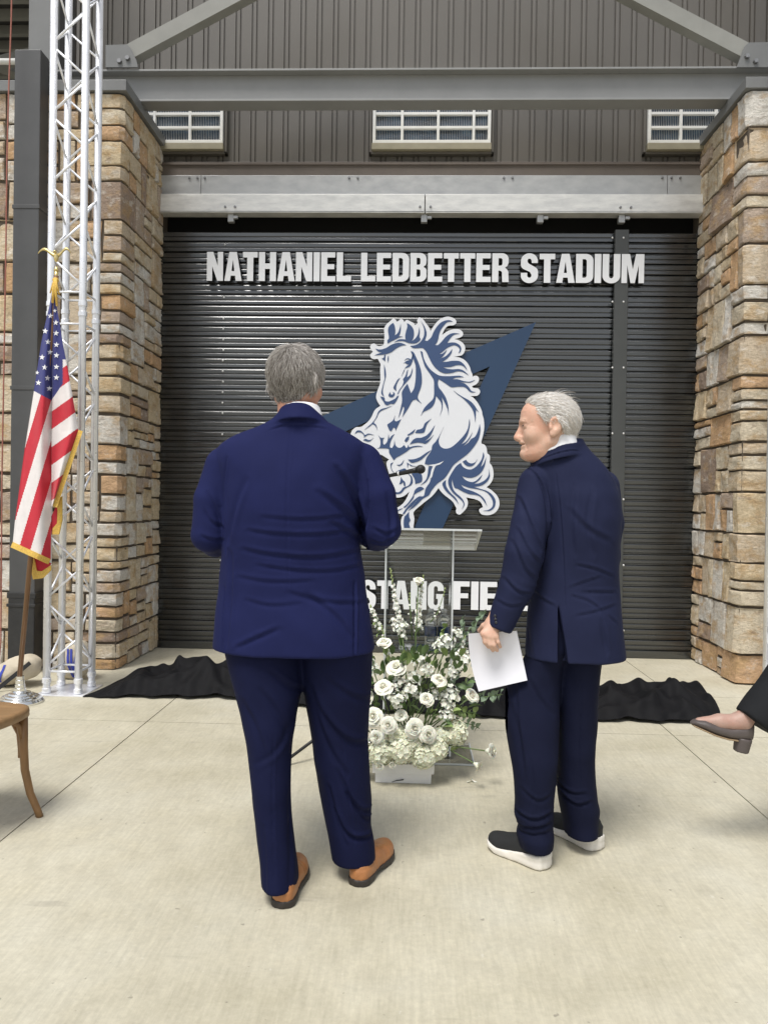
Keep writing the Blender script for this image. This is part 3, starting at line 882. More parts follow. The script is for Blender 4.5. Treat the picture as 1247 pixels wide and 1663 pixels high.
# ================================================================== horse emblem over a navy star
M_navy = mat('navy_panel', (.0165, .044, .100), .38, var=.04, vscale=2)
M_horse_w = mat('white_panel', (.70, .715, .75), .35, var=.025, vscale=3)
M_horse_n = mat('navy_vinyl', (.036, .070, .165), .4)
CR = {'A': (590, 505), 'B': (680, 505), 'C': (560, 600), 'D': (670, 600), 'E': (600, 680), 'F': (700, 680), 'G': (600, 760), 'H': (700, 740)}
def trace(s):
    out = []; o = (0, 0)
    for tok in s.split():
        if tok in CR: o = CR[tok]; continue
        x, y = tok.split(','); out.append((o[0]+float(x)/10.392, o[1]+float(y)/10.392))
    return out
def crom(P, sub=4):
    n = len(P); out = []
    for i in range(n):
        p0, p1, p2, p3 = (np.array(P[(i+k) % n]) for k in (-1, 0, 1, 2))
        # keep sharp corners sharp
        def sharp(a, b, c):
            u, v = b-a, c-b
            return (u@v)/(np.linalg.norm(u)*np.linalg.norm(v)+1e-9) < .2
        m1 = (p2-p0)*.5 if not sharp(p0, p1, p2) else (p2-p1)*.6
        m2 = (p3-p1)*.5 if not sharp(p1, p2, p3) else (p2-p1)*.6
        L = np.linalg.norm(p2-p1)
        for m in (m1, m2):
            l = np.linalg.norm(m)
            if l > L: m *= L/l
        for k in range(sub):
            t = k/sub
            out.append((2*t**3-3*t**2+1)*p1+(t**3-2*t**2+t)*m1+(-2*t**3+3*t**2)*p2+(t**3-t**2)*m2)
    return [tuple(p) for p in out]
em = thing('horse_emblem', 'white and navy galloping horse emblem over a navy star on the rolling door', 'emblem', at(690, 700, 6.98))
eo = Vector(em.location)
def panel(pts, yf, yb, name, mats, smooth=True):
    P = crom(pts) if smooth else pts
    l = [(at(x, y, yf).x-eo.x, at(x, y, yf).z-eo.z) for x, y in P]
    o = extrude_poly([l], yf-eo.y, yb-eo.y, name, mats, em, cdt=True)
    return o
panel([(870, 523), (720, 855), (703, 888), (661, 884), (689, 820), (795, 595), (560, 701), (500, 722), (440, 734), (436, 716), (518, 678), (600, 640.5)], 6.955, 6.985, 'star_panel', [M_navy, M_ret], False)
OUT = """A 345,560 355,400 350,300 385,230 455,170 500,130 545,145 560,180 590,170 630,135 670,150 690,190 730,150 790,175 850,205 870,240 915,205 905,160 940,105 990,125 1050,200 1110,280
B 195,340 240,270 300,190 380,125 480,95 560,110 620,150 630,200 590,240 500,250 440,300 390,405 440,370 520,325 620,305 700,320 745,370 735,420 690,450 600,475 660,490 730,530 775,590 775,670 735,740 670,760 590,772 680,785 760,820 820,880 860,950 880,1020 905,1075 903,1112 930,1095 980,1095 1010,1130 1010,1180 970,1235
D 1000,282 1020,310 1100,320 1135,360 1125,410 1080,445 968,447 1020,475 1080,540 1130,620 1165,700 1175,760 1195,830 1205,920 1203,1010 1185,1110
F 845,410 900,440 935,500 945,580 985,620 990,690 985,745 1020,790 1045,870 1050,960 1030,1040 985,1110 930,1157
H 1000,570 1080,640 1130,710 1150,790 1140,870 1090,950 1010,995 930,1005 850,990 810,940 815,900 872,870 850,810 810,765 740,735 670,720 588,704 615,760 615,830 590,890 540,950 480,995 430,975 415,930 425,890 400,840 365,780 310,730 230,670 160,600 125,545
G 1110,410 1050,480 950,560 850,640 770,710 740,760 755,850 750,920 742,1000 760,1120 720,1190 560,1180 520,1100 530,1000 530,900 545,830 580,790 520,775 440,770 330,790 240,760 220,700 300,670 400,690 500,650 580,580 640,480 672,396 600,460 540,490 470,500 390,480 340,450 320,400 300,350 330,250
E 350,1000 330,930 300,830 285,760 300,715 332,690 270,650 200,610 150,610 85,630 -10,640 -90,600
C 250,1330 160,1230 105,1120 100,1080 130,1020 190,975 270,970 330,930 400,870 450,800 490,710 530,660 600,615 560,560 530,490 530,430 560,330 590,250 600,150
A 283,987 290,900 270,860 240,810 180,815 130,790 115,740 160,690 130,650 115,600 140,560 190,550 240,590 300,590"""
panel(trace(OUT), 6.925, 6.953, 'horse_panel', [M_horse_w, M_ret])
NAVY = ["A 500,200 525,240 540,330 530,412 580,370 610,300 630,220 632,300 620,380 600,425 670,432 620,442 560,470 480,510 410,550 405,500 430,460 425,400 415,320 440,250",
"A 735,205 790,235 840,300 855,380 845,450 815,507 870,470 920,390 943,270 952,350 945,430 962,485 900,540 830,550 760,540 680,510 600,510 520,525 600,480 650,475 710,480 705,420 720,340 740,270",
"A 205,633 260,650 320,645 390,620 470,570 560,540 640,540 722,575 640,590 560,630 480,690 400,725 300,740 190,747 250,720 312,700 260,690 230,665",
"A 355,740 375,740 368,850 310,802 345,785", "A 425,745 427,820 412,872 408,800",
"A 790,588 860,580 930,550 985,490 1020,420 1025,320 1000,230 968,168 1030,260 1065,360 1060,430 1035,500 1090,505 B 150,500 210,440 250,350 300,270 370,195 450,160 520,155 572,178 480,190 420,250 370,320 340,400 325,480 300,540 270,572 320,575 380,520 450,440 520,390 590,372 682,382 600,400 540,450 480,542 560,530 630,540 690,580 715,630 700,690 668,707 690,650 660,605 600,580 540,595 470,630 400,690 343,727 400,718 472,655 440,720 400,770 353,802 440,770 510,710 562,638 550,710 500,780 440,830 393,862 480,855 560,840 680,845 750,890 800,960 812,1002 760,940 700,915 620,920 540,945 408,950 480,975 560,985 680,980 760,1010 842,1087 740,1030 650,1020 560,1045 450,1055 370,1030 290,970 220,880 170,780 120,680 70,630 20,625 -40,630 -100,625",
"B 25,678 60,690 80,790 120,880 180,970 260,1040 350,1090 480,1100 600,1095 D 790,105 862,128 720,140 672,167 760,165 860,195 960,205 1052,173 980,218 880,218 768,220 870,235 940,290 990,360 1062,381 990,388 940,355 890,305 800,290 700,300 640,295 560,240 440,163 425,220 440,300 500,380 560,480 600,620 605,782 590,680 550,580 489,463 505,560 500,660 458,782 488,660 478,560 430,490 395,448 370,560 320,640 240,690 180,720 138,778 190,660 260,580 340,500 360,420 360,300 355,180 310,100 240,0 B 100,930 55,790",
"A 798,678 840,690 880,760 940,900 980,1050 990,1247 D 150,100 155,180 140,300 85,470 152,577 60,510 C 1200,505 1140,530 1060,670 968,802 1000,660 985,620 930,760 903,817 940,650 965,520 960,390 1000,310 1055,240 1085,320 1115,402 1165,320 1190,180 1195,50 A 880,920 850,830 830,760",
"A 688,837 730,800 770,800 802,818 832,728 842,760 832,840 790,930 730,960 700,966 740,922 782,910 740,900 700,875 678,882 730,842 790,828 740,812",
"A 700,970 690,1010 640,1107 670,1030", "A 752,983 735,1122 790,1075 827,958 828,1010 800,1110 C 1060,190 980,280 930,350 900,412 885,412 920,340 970,270 990,200 980,165 1020,110 1045,30",
"C 932,138 870,260 865,362 818,310 850,240 890,170", "C 770,380 750,400 735,440 760,465 800,470 835,440 840,400 810,378 815,415 785,425 768,405",
"C 598,453 640,465 670,480 680,530 740,540 790,520 850,490 880,450 907,438 890,490 850,560 820,585 770,580 720,605 680,590 650,540 615,490",
"A 350,900 375,1000 382,1090 C 685,150 655,260 640,370 662,462 613,400 640,270 670,150 A 355,1100 350,1000",
"C 792,613 700,660 620,695 570,740 540,810 490,890 530,940 552,1032 520,960 470,925 420,960 328,1017 400,955 470,890 530,800 560,720 610,670 700,645",
"C 168,1087 200,1035 260,1030 310,1070 340,1105 400,1080 492,1107 400,1100 350,1130 320,1150 320,1110 280,1070 220,1060", "C 308,1192 350,1170 400,1190 450,1180 482,1148 430,1210 380,1217",
"E 300,100 340,70 400,20 430,-62 420,20 450,45 532,8 440,202 430,160 400,150 370,207 340,200 320,160",
"E 148,278 190,320 252,320 230,350 230,420 250,440 290,400 310,340 320,258 335,340 370,290 422,258 380,330 350,410 345,480 380,495 410,440 420,358 440,450 490,490 540,480 580,443 605,470 615,495 640,480 650,438 670,480 750,460 830,455 902,471 800,475 700,500 620,560 520,620 450,660 410,702 370,640 330,570 320,510 220,500 128,500 170,480 185,420 180,350",
"E 638,270 700,230 772,173 740,240 690,270 650,285", "E 590,370 620,320 667,298 660,350 620,397", "E 768,240 800,190 860,175 900,150 930,80 980,40 1042,-2 970,90 940,180 920,230 860,245",
"E 678,432 730,360 790,325 870,320 960,280 1030,210 1102,108 1060,220 1010,310 928,382 1010,340 1082,268 1020,360 950,422 880,410 800,405",
"E 930,762 960,660 1040,540 1060,450 1120,380 1180,280 1247,138 F 150,270 125,380 160,470 240,505 340,480 450,390 560,270 620,160 645,-2 655,90 630,220 590,320 508,432 580,390 640,320 697,228 640,350 538,467 630,400 670,345 740,300 790,200 820,88 830,200 800,340 730,460 620,590 490,690 380,780 300,900 220,1010 100,1100 G 1040,390 1000,460 900,520 820,600 740,670 648,722 720,650 790,560 850,485 915,470 945,350 1020,230 1060,90 E 1075,900 1112,798 1040,795 990,780",
"E 1000,808 1062,803 1050,870 1020,950 960,1060 880,1110 858,1122 950,1030 980,930", "E 700,900 760,868 870,930 890,1010 870,1070 770,1102 760,1020 720,950",
"E 648,688 760,680 860,640 960,570 1042,528 950,620 860,700 760,740 700,740", "E 458,775 520,770 582,693 550,770 500,797", "E 448,892 520,860 590,838 622,860 540,890", "E 630,738 720,790 800,800 700,800 660,760 640,830",
"G 363,338 400,390 480,410 530,380 570,330 650,300 690,240 690,150 638,88 710,140 730,230 700,290 600,350 540,420 470,440 390,410", "G 530,148 560,200 600,240 605,312 580,300 570,240 530,270 500,272 520,220",
"G 748,452 760,380 820,325 880,320 922,350 860,390 800,420", "G 558,772 620,680 720,570 800,500 862,468 800,540 720,640 640,700 590,772", "G 585,830 620,790 665,738 670,830 690,880 665,930 680,990 700,1110 600,1130 575,950", "G 438,722 520,690 562,678 500,717",
"G 570,662 640,600 720,490 750,420 745,500 670,600 600,668",
"E 355,760 400,735 370,790 380,860 420,920 400,905 365,850",
"H 290,400 340,300 420,180 500,120 530,180 600,225 680,230 770,170 850,60 878,-60 895,0 870,90 833,197 880,140 927,28 905,160 860,260 790,330 700,370 600,370 518,343 580,410 680,445 760,420 862,318 820,400 723,477 820,460 920,400 970,320 968,218 990,330 970,400 920,460 830,510 718,525 830,560 930,590 1020,650 1075,730 1085,800 1060,880 990,930 878,930 970,912 1030,860 1040,780 1000,690 920,610 800,570 650,545 560,515 498,487 560,550 700,600 820,660 900,740 942,852 890,770 820,690 740,662 640,650 540,610 450,560 400,545 370,480 355,393 350,470 370,560 420,630 490,690 545,760 560,830 518,902 545,830 525,770 450,700 380,640 320,560 290,480",
"H 188,470 247,408 250,500 290,580 350,650 420,720 462,822 420,760 350,690 270,620 215,550", "H 528,100 587,68 620,110 680,130 740,110 777,58 740,130 690,175 620,180 570,150",
"D 688,353 760,410 860,470 950,520 1030,590 1112,722 1067,680 1062,820 1055,892 1040,780 1010,680 940,580 850,490 750,415"]
WHITE = ["F -60,782 60,768 140,745 217,710 150,770 80,795 40,880 10,990 -25,1010 0,880 30,803"]
for s in NAVY: panel(trace(s), 6.9215, 6.9245, 'navy_inlay', [M_horse_n, M_horse_n])
for s in WHITE: panel(trace(s), 6.9185, 6.9212, 'white_inlay', [M_horse_w, M_horse_w])
mb = MB()
for px, py in ((640, 560), (720, 600), (700, 720), (650, 700), (740, 800)):
    p = at(px, py, 6.95)-eo; mb.tube([p, p+Vector((0, .09, 0))], .012, 8)
mb.build('standoff', M_bolt, em)

# ================================================================== aluminium truss towers
M_alu = mat('bright_aluminium', (.86, .87, .90), .33, .45, var=.05, vscale=20, rvar=.08)
def truss(label, x, y, h, grp):
    root = thing('truss_tower', label, 'truss', (x, y, 0), 0, grp)
    s = .112; R_ = .025; r = .008
    for sx in (-1, 1):
        for sy in (-1, 1):
            mb = MB().tube([(sx*s, sy*s, .10), (sx*s, sy*s, h)], R_, 14)
            mb.build('chord', M_alu, root, True)
            for zc in (.05, 2.66):
                c = MB().lathe([(.02, -.055), (.030, -.05), (.030, -.02), (.024, -.015), (.024, .015), (.030, .02), (.030, .05), (.02, .055)], 14, (sx*s, sy*s, zc+.012))
                smooth_by_angle(c.build('coupler', M_alu, root), 40)
    def face(a, b_, z0, z1, n, flip):
        d = (z1-z0)/n
        for i in range(n):
            p, q = (a, b_) if (i+flip) % 2 == 0 else (b_, a)
            g_ = .02
            MB().tube([(p[0], p[1], z0+i*d+g_), (q[0], q[1], z0+(i+1)*d-g_)], r, 8).build('diagonal', M_alu, root, True)
    C4 = [(-s, -s), (s, -s), (s, s), (-s, s)]
    for i in range(4):
        a, b_ = C4[i], C4[(i+1) % 4]
        for zc in (.16, 2.57, 2.79):
            MB().tube([(a[0], a[1], zc), (b_[0], b_[1], zc)], r, 8).build('rung', M_alu, root, True)
        face(a, b_, .18, 2.55, 10, i % 2)
        face(a, b_, 2.81, h, int((h-2.81)/.238), (i+1) % 2)
    MB().box((-.17, -.17, 0), (.17, .17, .008), .002).build('base_plate', M_alu, root)
    return root
tp = gnd(100, 1127)
truss('silver aluminium truss tower beside the flag in front of the left pier', -2.402, 5.36, 5.7, 'aluminium truss towers')
truss('silver aluminium truss tower cut off by the right edge of the picture', at(1240, 1000, 5.55).x+.235, 5.66, 5.7, 'aluminium truss towers')

# red rope on the far left
pts = [at(21, -60, 5.75), at(19, 30, 5.75), at(15, 140, 5.75), at(12, 260, 5.75), at(10, 420, 5.75), at(7, 600, 5.75), at(4, 760, 5.75), at(3, 900, 5.75), at(2, 1040, 5.75)]
pts.append(Vector((pts[-1].x, 5.72, .012))); pts.append(Vector((pts[-1].x-.2, 5.6, .012)))
pts[0].z = 5.9; pts = [pts[0]+Vector((.02, .55, .9))]+pts
c0 = Vector(pts[-1])
tag(MB().tube([p for p in pts], .0055, 8).build('hanging_rope', mat('red_rope', (.32, .12, .09), .8, bscale=200, bstr=.4), None, True), 'thin red rope hanging down the stone at the far left', 'rope')

# ================================================================== flag on its stand
M_wood = mat('brown_wood', (.17, .085, .035), .4, var=.25, vscale=9, vstretch=(6, 6, .6))
M_gold = mat('gold_metal', (.72, .58, .26), .3, .8, var=.1, vscale=30)
M_silver = mat('polished_silver', (.78, .78, .76), .16, .95)
def cloth_mat(name, col, rough=.8, sheen=.2, sc=260, tr=0.0, var=.08):
    m = mat(name, col, rough, 0, var=var, vscale=14, bscale=sc, bstr=.15, bdist=.001, sheen=sheen)
    return m
M_red = cloth_mat('flag_red', (.50, .022, .04))
M_fw = cloth_mat('flag_white', (.72, .68, .67))
M_fb = cloth_mat('flag_blue', (.035, .04, .17))
M_star = mat('flag_star', (.80, .80, .82), .7)
M_fringe = mat('gold_fringe', (.66, .43, .09), .75, var=.25, vscale=120, bscale=220, bstr=.6, bstretch=(1, 1, .1))
base_c = gnd(66, 1124)
base_c = Vector((base_c.x, 5.02, 0))
fl = thing('flag', 'united states flag with gold fringe and eagle finial on a wooden pole stand', 'flag', base_c)
fo_ = Vector(base_c)
def fpt(mb, name, m, par=None, smooth=False):
    o = mb.build(name, m, par or fl, smooth)
    if par is None: o.location = -fo_
    return o
YP = 5.06
ptop = at(92, 448, YP); pbot = Vector((base_c.x-.005, base_c.y, .16))
fpt(MB().tube([pbot, ptop], .0165, 12), 'pole', M_wood, None, True)
b = MB().lathe([(.145, 0), (.147, .012), (.135, .028), (.12, .032), (.118, .040), (.098, .044), (.095, .052), (.075, .056), (.07, .066), (.045, .070), (.036, .080), (.036, .098), (.032, .10), (.032, .122), (.029, .124), (.029, .150), (.024, .152), (.024, .175)], 32, base_c)
smooth_by_angle(fpt(b, 'stand', M_silver), 35)
pm = at(92, 432, YP)
ea = fpt(MB().tube([ptop-Vector((0, 0, .04)), ptop+Vector((0, 0, .035))], [.014, .014], 12).lathe([(.012, 0), (.019, .008), (.012, .018), (.010, .03)], 12, ptop+Vector((0, 0, .03))), 'finial', M_gold, None, True)
bc = at(92, 418, YP)
em_ = MB().ball(bc, (.016, .018, .032), 12, 8).ball(bc+Vector((-.004, -.012, .034)), (.011, .013, .011), 10, 6)
em_.tube([bc+Vector((-.004, -.024, .034)), bc+Vector((-.004, -.036, .029))], [.005, .001], 6)
fpt(em_, 'eagle_body', M_gold, ea, True)
for sgn, tip in ((-1, at(61, 409, YP)), (1, at(114, 408, YP))):
    n = 9; V = []
    A = bc+Vector((sgn*.006, .004, .012))
    for i in range(n):
        t = i/(n-1); c = A.lerp(tip, t); c.z += .028*math.sin(t*PI*1.05)-.010*math.sin(2*PI*t)
        wd = .030*(1-.72*t)+.004; th = .004*(1-t)+.0012
        for dz, dy in ((wd*.45, 0), (0, -th), (-wd*.55, 0), (0, th)): V.append((c.x, c.y+dy+.012*t, c.z+dz))
    Fc = [(i*4+k, i*4+(k+1) % 4, (i+1)*4+(k+1) % 4, (i+1)*4+k) for i in range(n-1) for k in range(4)]+[(3, 2, 1, 0), tuple((n-1)*4+k for k in range(4))]
    fpt(MB().add(V, Fc), 'wing', M_gold, ea, True)
# cloth
RY = [470, 500, 530, 560, 600, 635, 670, 705, 740, 780, 826, 870, 908]
RL = [86, 80, 73, 67, 61, 56, 51, 46, 41, 36, 30.5, 25, 21.5]
RF = [88, 87, 86.5, 86, 85, 85, 84.5, 84, 84, 84, 84, 83.5, 83]
RYr = [470, 500, 530, 560, 600, 635, 670, 700, 740, 780, 822]
RR = [90, 93, 98.5, 103, 111, 117, 123, 128, 115, 102, 86.5]
def flagY(px, py):
    w = min(1.0, max(0.15, (py-460)/200)); xf = np.interp(py, RY, RF)
    if px <= xf:
        xl = np.interp(py, RY, RL); u = (xf-px)/max(xf-xl, 1e-3)
        return YP-.02-w*(.075*math.sin(min(1, u)*PI*.92)+.012*math.sin(u*9+py*.006)-.028)
    xr = np.interp(py, RYr, RR); u = (px-xf)/max(xr-xf, 1e-3)
    return YP-.02-w*(.050*math.sin(min(1, u)*PI*.8)+.018*math.sin(u*7.5+py*.012)-.028)
def red(s): return int(math.floor(s)) % 2 == 0
V = []; Fc = []; MI = []
def grid(nu, nv, f, shade):
    n0 = len(V)
    P = [[f(i/nu, j/nv) for i in range(nu+1)] for j in range(nv+1)]
    for row in P:
        for (x, y) in row: V.append(at(x, y, flagY(x, y))-fo_)
    for j in range(nv):
        for i in range(nu):
            a = n0+j*(nu+1)+i; Fc.append((a, a+1, a+nu+2, a+nu+1))
            x = (P[j][i][0]+P[j+1][i+1][0])/2; y = (P[j][i][1]+P[j+1][i+1][1])/2
            MI.append(shade(x, y))
def Lf(u, v):
    y0 = 470+(908-470)*v; xl = np.interp(y0, RY, RL); xf = np.interp(y0, RY, RF)
    x = xf+(xl-xf)*u
    return x, y0-28*u*max(0, (v-.3)/.7)
def Ls(x, y):
    if y < 635+(x-56)*.54: return 2
    sl = (x+.30*(y-760)-50.9)/19.5
    return 0 if red(sl+1) else 1
def Rf(u, v):
    y0 = 470+(822-470)*v; xf = np.interp(y0, RY, RF); xr = np.interp(y0, RYr, RR)
    return xf+(xr-xf)*u, y0
def Rs(x, y):
    if y < 584 or (x < 102.5 and y < 650-(x-84)*1.45): return 2
    return 0 if red((y-668.7+.72*(x-84))/28.9) else 1
grid(60, 420, Lf, Ls); grid(44, 340, Rf, Rs)
fc = from_data('cloth', V, Fc, [M_red, M_fw, M_fb], fl, True); fc.data.polygons.foreach_set('material_index', MI)
# back half of the hanging cloth and the small folded tail
def quadsheet(pts, name, m, dy, thick=0):
    P = [at(x, y, YP+dy)-fo_ for x, y in pts]
    n = len(P); V_ = P+[p+Vector((0, .012, 0)) for p in P]
    return from_data(name, V_, [tuple(range(n)), tuple(range(2*n-1, n-1, -1))]+[(i, n+i, n+(i+1) % n, (i+1) % n) for i in range(n)], m, fl)
quadsheet([(83, 840), (97, 812), (97, 850), (92, 868), (84, 868)], 'cloth_fold', M_red, .03)
quadsheet([(92, 810), (101, 806), (101, 845), (96, 868), (85, 868), (86, 858), (93, 850), (94, 830)], 'fringe', M_fringe, .022)
quadsheet([(50, 900), (83, 915), (72, 932), (58, 935)], 'cloth_fold', M_red, .03)
quadsheet([(51, 905), (56, 908), (60, 927), (68, 928), (83, 918), (83, 926), (70, 939), (54, 941), (51, 925)], 'fringe', M_fringe, .02)
def strip(pts, w, name):
    # fringe strip following the cloth edge
    V_ = []; n = len(pts)
    for i, (x, y) in enumerate(pts):
        a = pts[max(0, i-1)]; c = pts[min(n-1, i+1)]
        t = np.array([c[0]-a[0], c[1]-a[1]], float); t /= np.linalg.norm(t); nn = np.array([-t[1], t[0]])
        Yc = flagY(min(max(x, 0), 200), y)
        for k, o_ in ((0, -.006), (w, -.006), (w, .006), (0, .006)):
            q = at(x+nn[0]*k, y+nn[1]*k, Yc+o_); V_.append(q-fo_)
    Fc_ = [(i*4+k, i*4+(k+1) % 4, (i+1)*4+(k+1) % 4, (i+1)*4+k) for i in range(n-1) for k in range(4)]+[(3, 2, 1, 0), tuple((n-1)*4+k for k in range(4))]
    from_data(name, V_, Fc_, M_fringe, fl, False)
strip([Lf(u, 1.0) for u in np.linspace(1, 0, 14)], 9.5, 'fringe')
strip([(128-42*t, 698+124*t) for t in np.linspace(0, 1, 14)][::-1], 7.5, 'fringe')
# cord and tassel at the top
cd_ = MB()
for dx, y1, r1 in ((-5, 492, .012), (2, 497, .010), (6, 478, .007), (-9, 476, .006)):
    a = at(91, 452, YP-.03); e = at(91+dx, y1, YP-.045); cd_.tube([a, a.lerp(e, .4)+Vector((0, -.008, 0)), e], [.008, r1, r1*.7], 8)
cd_.ball(at(91, 455, YP-.018), (.022, .02, .018), 10, 6)
fpt(cd_, 'tassel', M_fringe, None, True)
for k, (cx_, cy_) in enumerate(((400, 850), (455, 920), (345, 1008), (458, 1030), (375, 1120), (462, 1150), (395, 1228), (462, 1260), (312, 1280), (340, 1385), (462, 1380), (262, 1440), (370, 1497), (462, 1490), (275, 1545), (388, 1605), (445, 797))):
    px, py = 20+cx_/6.394, 380+cy_/6.394; rr = 5.0 if k not in (11, 16) else 3.6
    P = []
    for i in range(10):
        an = -PI/2+i*PI/5+.1; q = rr*(1 if i % 2 == 0 else .42)
        x, y = px+q*math.cos(an), py+q*math.sin(an); P.append(at(x, y, flagY(x, y)-.004)-fo_)
    P.append(at(px, py, flagY(px, py)-.004)-fo_)
    from_data('star', P, [(i, (i+1) % 10, 10) for i in range(10)], M_star, fc)

# ================================================================== bentwood chair
M_chair = mat('honey_bentwood', (.23, .125, .05), .38, var=.22, vscale=7, vstretch=(4, 4, .7), bscale=60, bstr=.05)
M_seat = mat('worn_seat_wood', (.26, .155, .07), .45, var=.2, vscale=6, vstretch=(.8, 4, 4))
def bentwood(label, loc, rz, grp):
    root = thing('bentwood_chair', label, 'chair', loc, rz, grp)
    # front is +x
    n = 40; out = []
    for i in range(n):
        a = 2*PI*i/n; c, s_ = math.cos(a), math.sin(a)
        x = .215*math.copysign(abs(c)**.62, c); y = (.215+.02*c)*math.copysign(abs(s_)**.62, s_); out.append((x, y))
    prof = [(.95, .425), (1, .432), (1.0, .455), (.985, .464), (.93, .468), (.80, .463), (.4, .458), (.02, .456)]
    V = [(x*k, y*k, z) for k, z in prof for x, y in out]; m = len(prof)
    Fc = [(j*n+i, j*n+(i+1) % n, (j+1)*n+(i+1) % n, (j+1)*n+i) for j in range(m-1) for i in range(n)]+[tuple(range(n-1, -1, -1)), tuple((m-1)*n+i for i in range(n))]
    MB().add(V, Fc).build('seat', M_seat, root, True)
    for sy in (-1, 1):
        MB().tube([(.170, sy*.150, .43), (.172, sy*.152, .30), (.178, sy*.154, .20), (.200, sy*.160, .10), (.232, sy*.165, .03), (.243, sy*.168, .0)], [.019, .018, .017, .016, .015, .015], 12).build('leg', M_chair, root, True)
        MB().tube([(-.19, sy*.15, .97), (-.20, sy*.165, .7), (-.19, sy*.17, .45), (-.185, sy*.172, .3), (-.21, sy*.175, .12), (-.25, sy*.178, 0)], .017, 12).build('leg', M_chair, root, True)
        MB().tube([(.05, sy*.175, .425), (.10, sy*.172, .40), (.140, sy*.165, .35), (.152, sy*.160, .29), (.155, sy*.158, .25)], .012, 10).build('brace', M_chair, root, True)
    MB().tube([(.160, -.10, .42), (.166, -.13, .39), (.17, -.145, .33)], .011, 8).tube([(.160, .10, .42), (.166, .13, .39), (.17, .145, .33)], .011, 8).build('brace', M_chair, root, True)
    MB().tube([(-.19, -.15, .95), (-.195, -.12, 1.0), (-.20, 0, 1.02), (-.195, .12, 1.0), (-.19, .15, .95)], .017, 12).build('back_rail', M_chair, root, True)
    for sy in (-1, 1):
        MB().tube([(-.18, sy*.15, .47), (-.21, sy*.05, .65), (-.205, -sy*.08, .85), (-.195, -sy*.13, .97)], .010, 10).build('back_cross', M_chair, root, True)
    return root
bentwood('brown bentwood chair at the left edge of the picture', (-1.828, 3.087, 0), rad(-10), 'bentwood chairs')

# ================================================================== tote bags behind the flag stand
M_canvas = mat('cream_canvas', (.50, .44, .34), .85, var=.12, vscale=9, bscale=14, bstr=.5, bdist=.02)
M_bluec = mat('royal_blue_cloth', (.035, .055, .36), .7, var=.15)
M_strap = mat('black_webbing', (.012, .012, .013), .8, bscale=200, bstr=.3)
def sack(c, r, seed, M_):
    f = Field((c[0]-r[0]-.05, c[1]-r[1]-.05, -.02), (c[0]+r[0]+.05, c[1]+r[1]+.05, c[2]+r[2]+.08), .012)
    f.ell(c, r, .03, M_); f.ell((c[0]+r[0]*.35, c[1], c[2]+r[2]*.25), (r[0]*.6, r[1]*.8, r[2]*.8), .05)
    f.cut(lambda x, y, z: .004-z+0*x+0*y)
    V, Q = f.mesh(); Nn = vnormals(V, Q)
    V = V+Nn*(nz(V, 30, seed)*.008+np.abs(nz(V, 16, seed+3))*.012)[:, None]
    V[:, 2] = np.maximum(V[:, 2], .002)
    return relax(V, Q, 2), Q
bgp = Vector((gnd(28, 1112).x, 5.47, 0))
bag = thing('tote_bag', 'cream canvas tote bag with a blue stripe lying behind the flag stand', 'bag', bgp)
ti = Matrix.Rotation(rad(24), 3, 'Y')
V, Q = sack((0, 0, .11), (.19, .12, .085), 1, [list(ti[i]) for i in range(3)])
fast_mesh('body', V, Q, M_canvas, bag)
def drape(Vb, path, w, name, m, par, off=.006):
    """a band laid over the front of a bag: follows its surface"""
    P = []
    for (x, z) in path:
        for dx in (-w, 0, w):
            k = np.argmin((Vb[:, 0]-x-dx)**2+(Vb[:, 2]-z)**2+(.5*np.maximum(Vb[:, 1], -1))**2*.0+np.where(Vb[:, 1] > 0, 1, 0))
            P.append((x+dx, Vb[k, 1]-off, z))
    n = len(path)
    return from_data(name, P, [(i*3+k, i*3+k+1, i*3+k+4, i*3+k+3) for i in range(n-1) for k in range(2)], m, par, True)
drape(V, [(-.055+.03*t, .045+.125*t) for t in np.linspace(0, 1, 8)], .011, 'stripe', M_bluec, bag)
MB().bar((.16, -.10, .19), (-.03, -.21, .012), .028, .004, (0, 1, 0)).build('strap', M_strap, bag)
b2p = Vector((gnd(104, 1112).x, 5.72, 0))
bag2 = thing('tote_bag', 'small cream bag with blue ribbons standing behind the silver truss', 'bag', b2p)
V2, Q2 = sack((0, 0, .14), (.13, .085, .135), 7, None)
fast_mesh('body', V2, Q2, M_canvas, bag2)
for x0, x1 in ((.0, .035), (.05, .03), (-.03, .01)):
    drape(V2, [(x0+(x1-x0)*t, .24-.22*t) for t in np.linspace(0, 1, 8)], .010, 'ribbon', M_bluec, bag2, .008)

# ================================================================== black drape dropped on the floor
M_black = mat('black_velvet', (.0035, .0035, .0045), .75, var=.3, vscale=20, bscale=180, bstr=.3, bdist=.002, spec=.2)
XK = np.array([-2.23, -2.1, -1.9, -1.6, -1.35, -1.0, -.6, -.2, .2, .6, 1.0, 1.4, 1.6, 1.85, 2.03, 2.12])
YN = np.array([5.20, 5.16, 5.17, 5.21, 5.22, 5.14, 5.03, 4.98, 4.94, 4.90, 4.92, 4.90, 4.86, 4.92, 5.10, 5.35])
YF = np.array([5.28, 5.5, 5.75, 5.92, 5.9, 5.75, 5.6, 5.6, 5.55, 5.5, 5.45, 5.5, 5.55, 5.62, 5.60, 5.45])
HK = np.array([.02, .07, .11, .15, .16, .15, .12, .13, .12, .12, .13, .15, .17, .19, .17, .03])
nx, ny = 760, 130
xs = np.linspace(XK[0], XK[-1], nx)
T = np.linspace(0, 1, ny)
X, TT = np.meshgrid(xs, T, indexing='ij')
wob = .03*np.sin(X*9)+.02*np.sin(X*23+1)+.012*np.sin(X*51)
Yn = np.interp(X, XK, YN)+wob*.6; Yf = np.interp(X, XK, YF)+wob*1.2
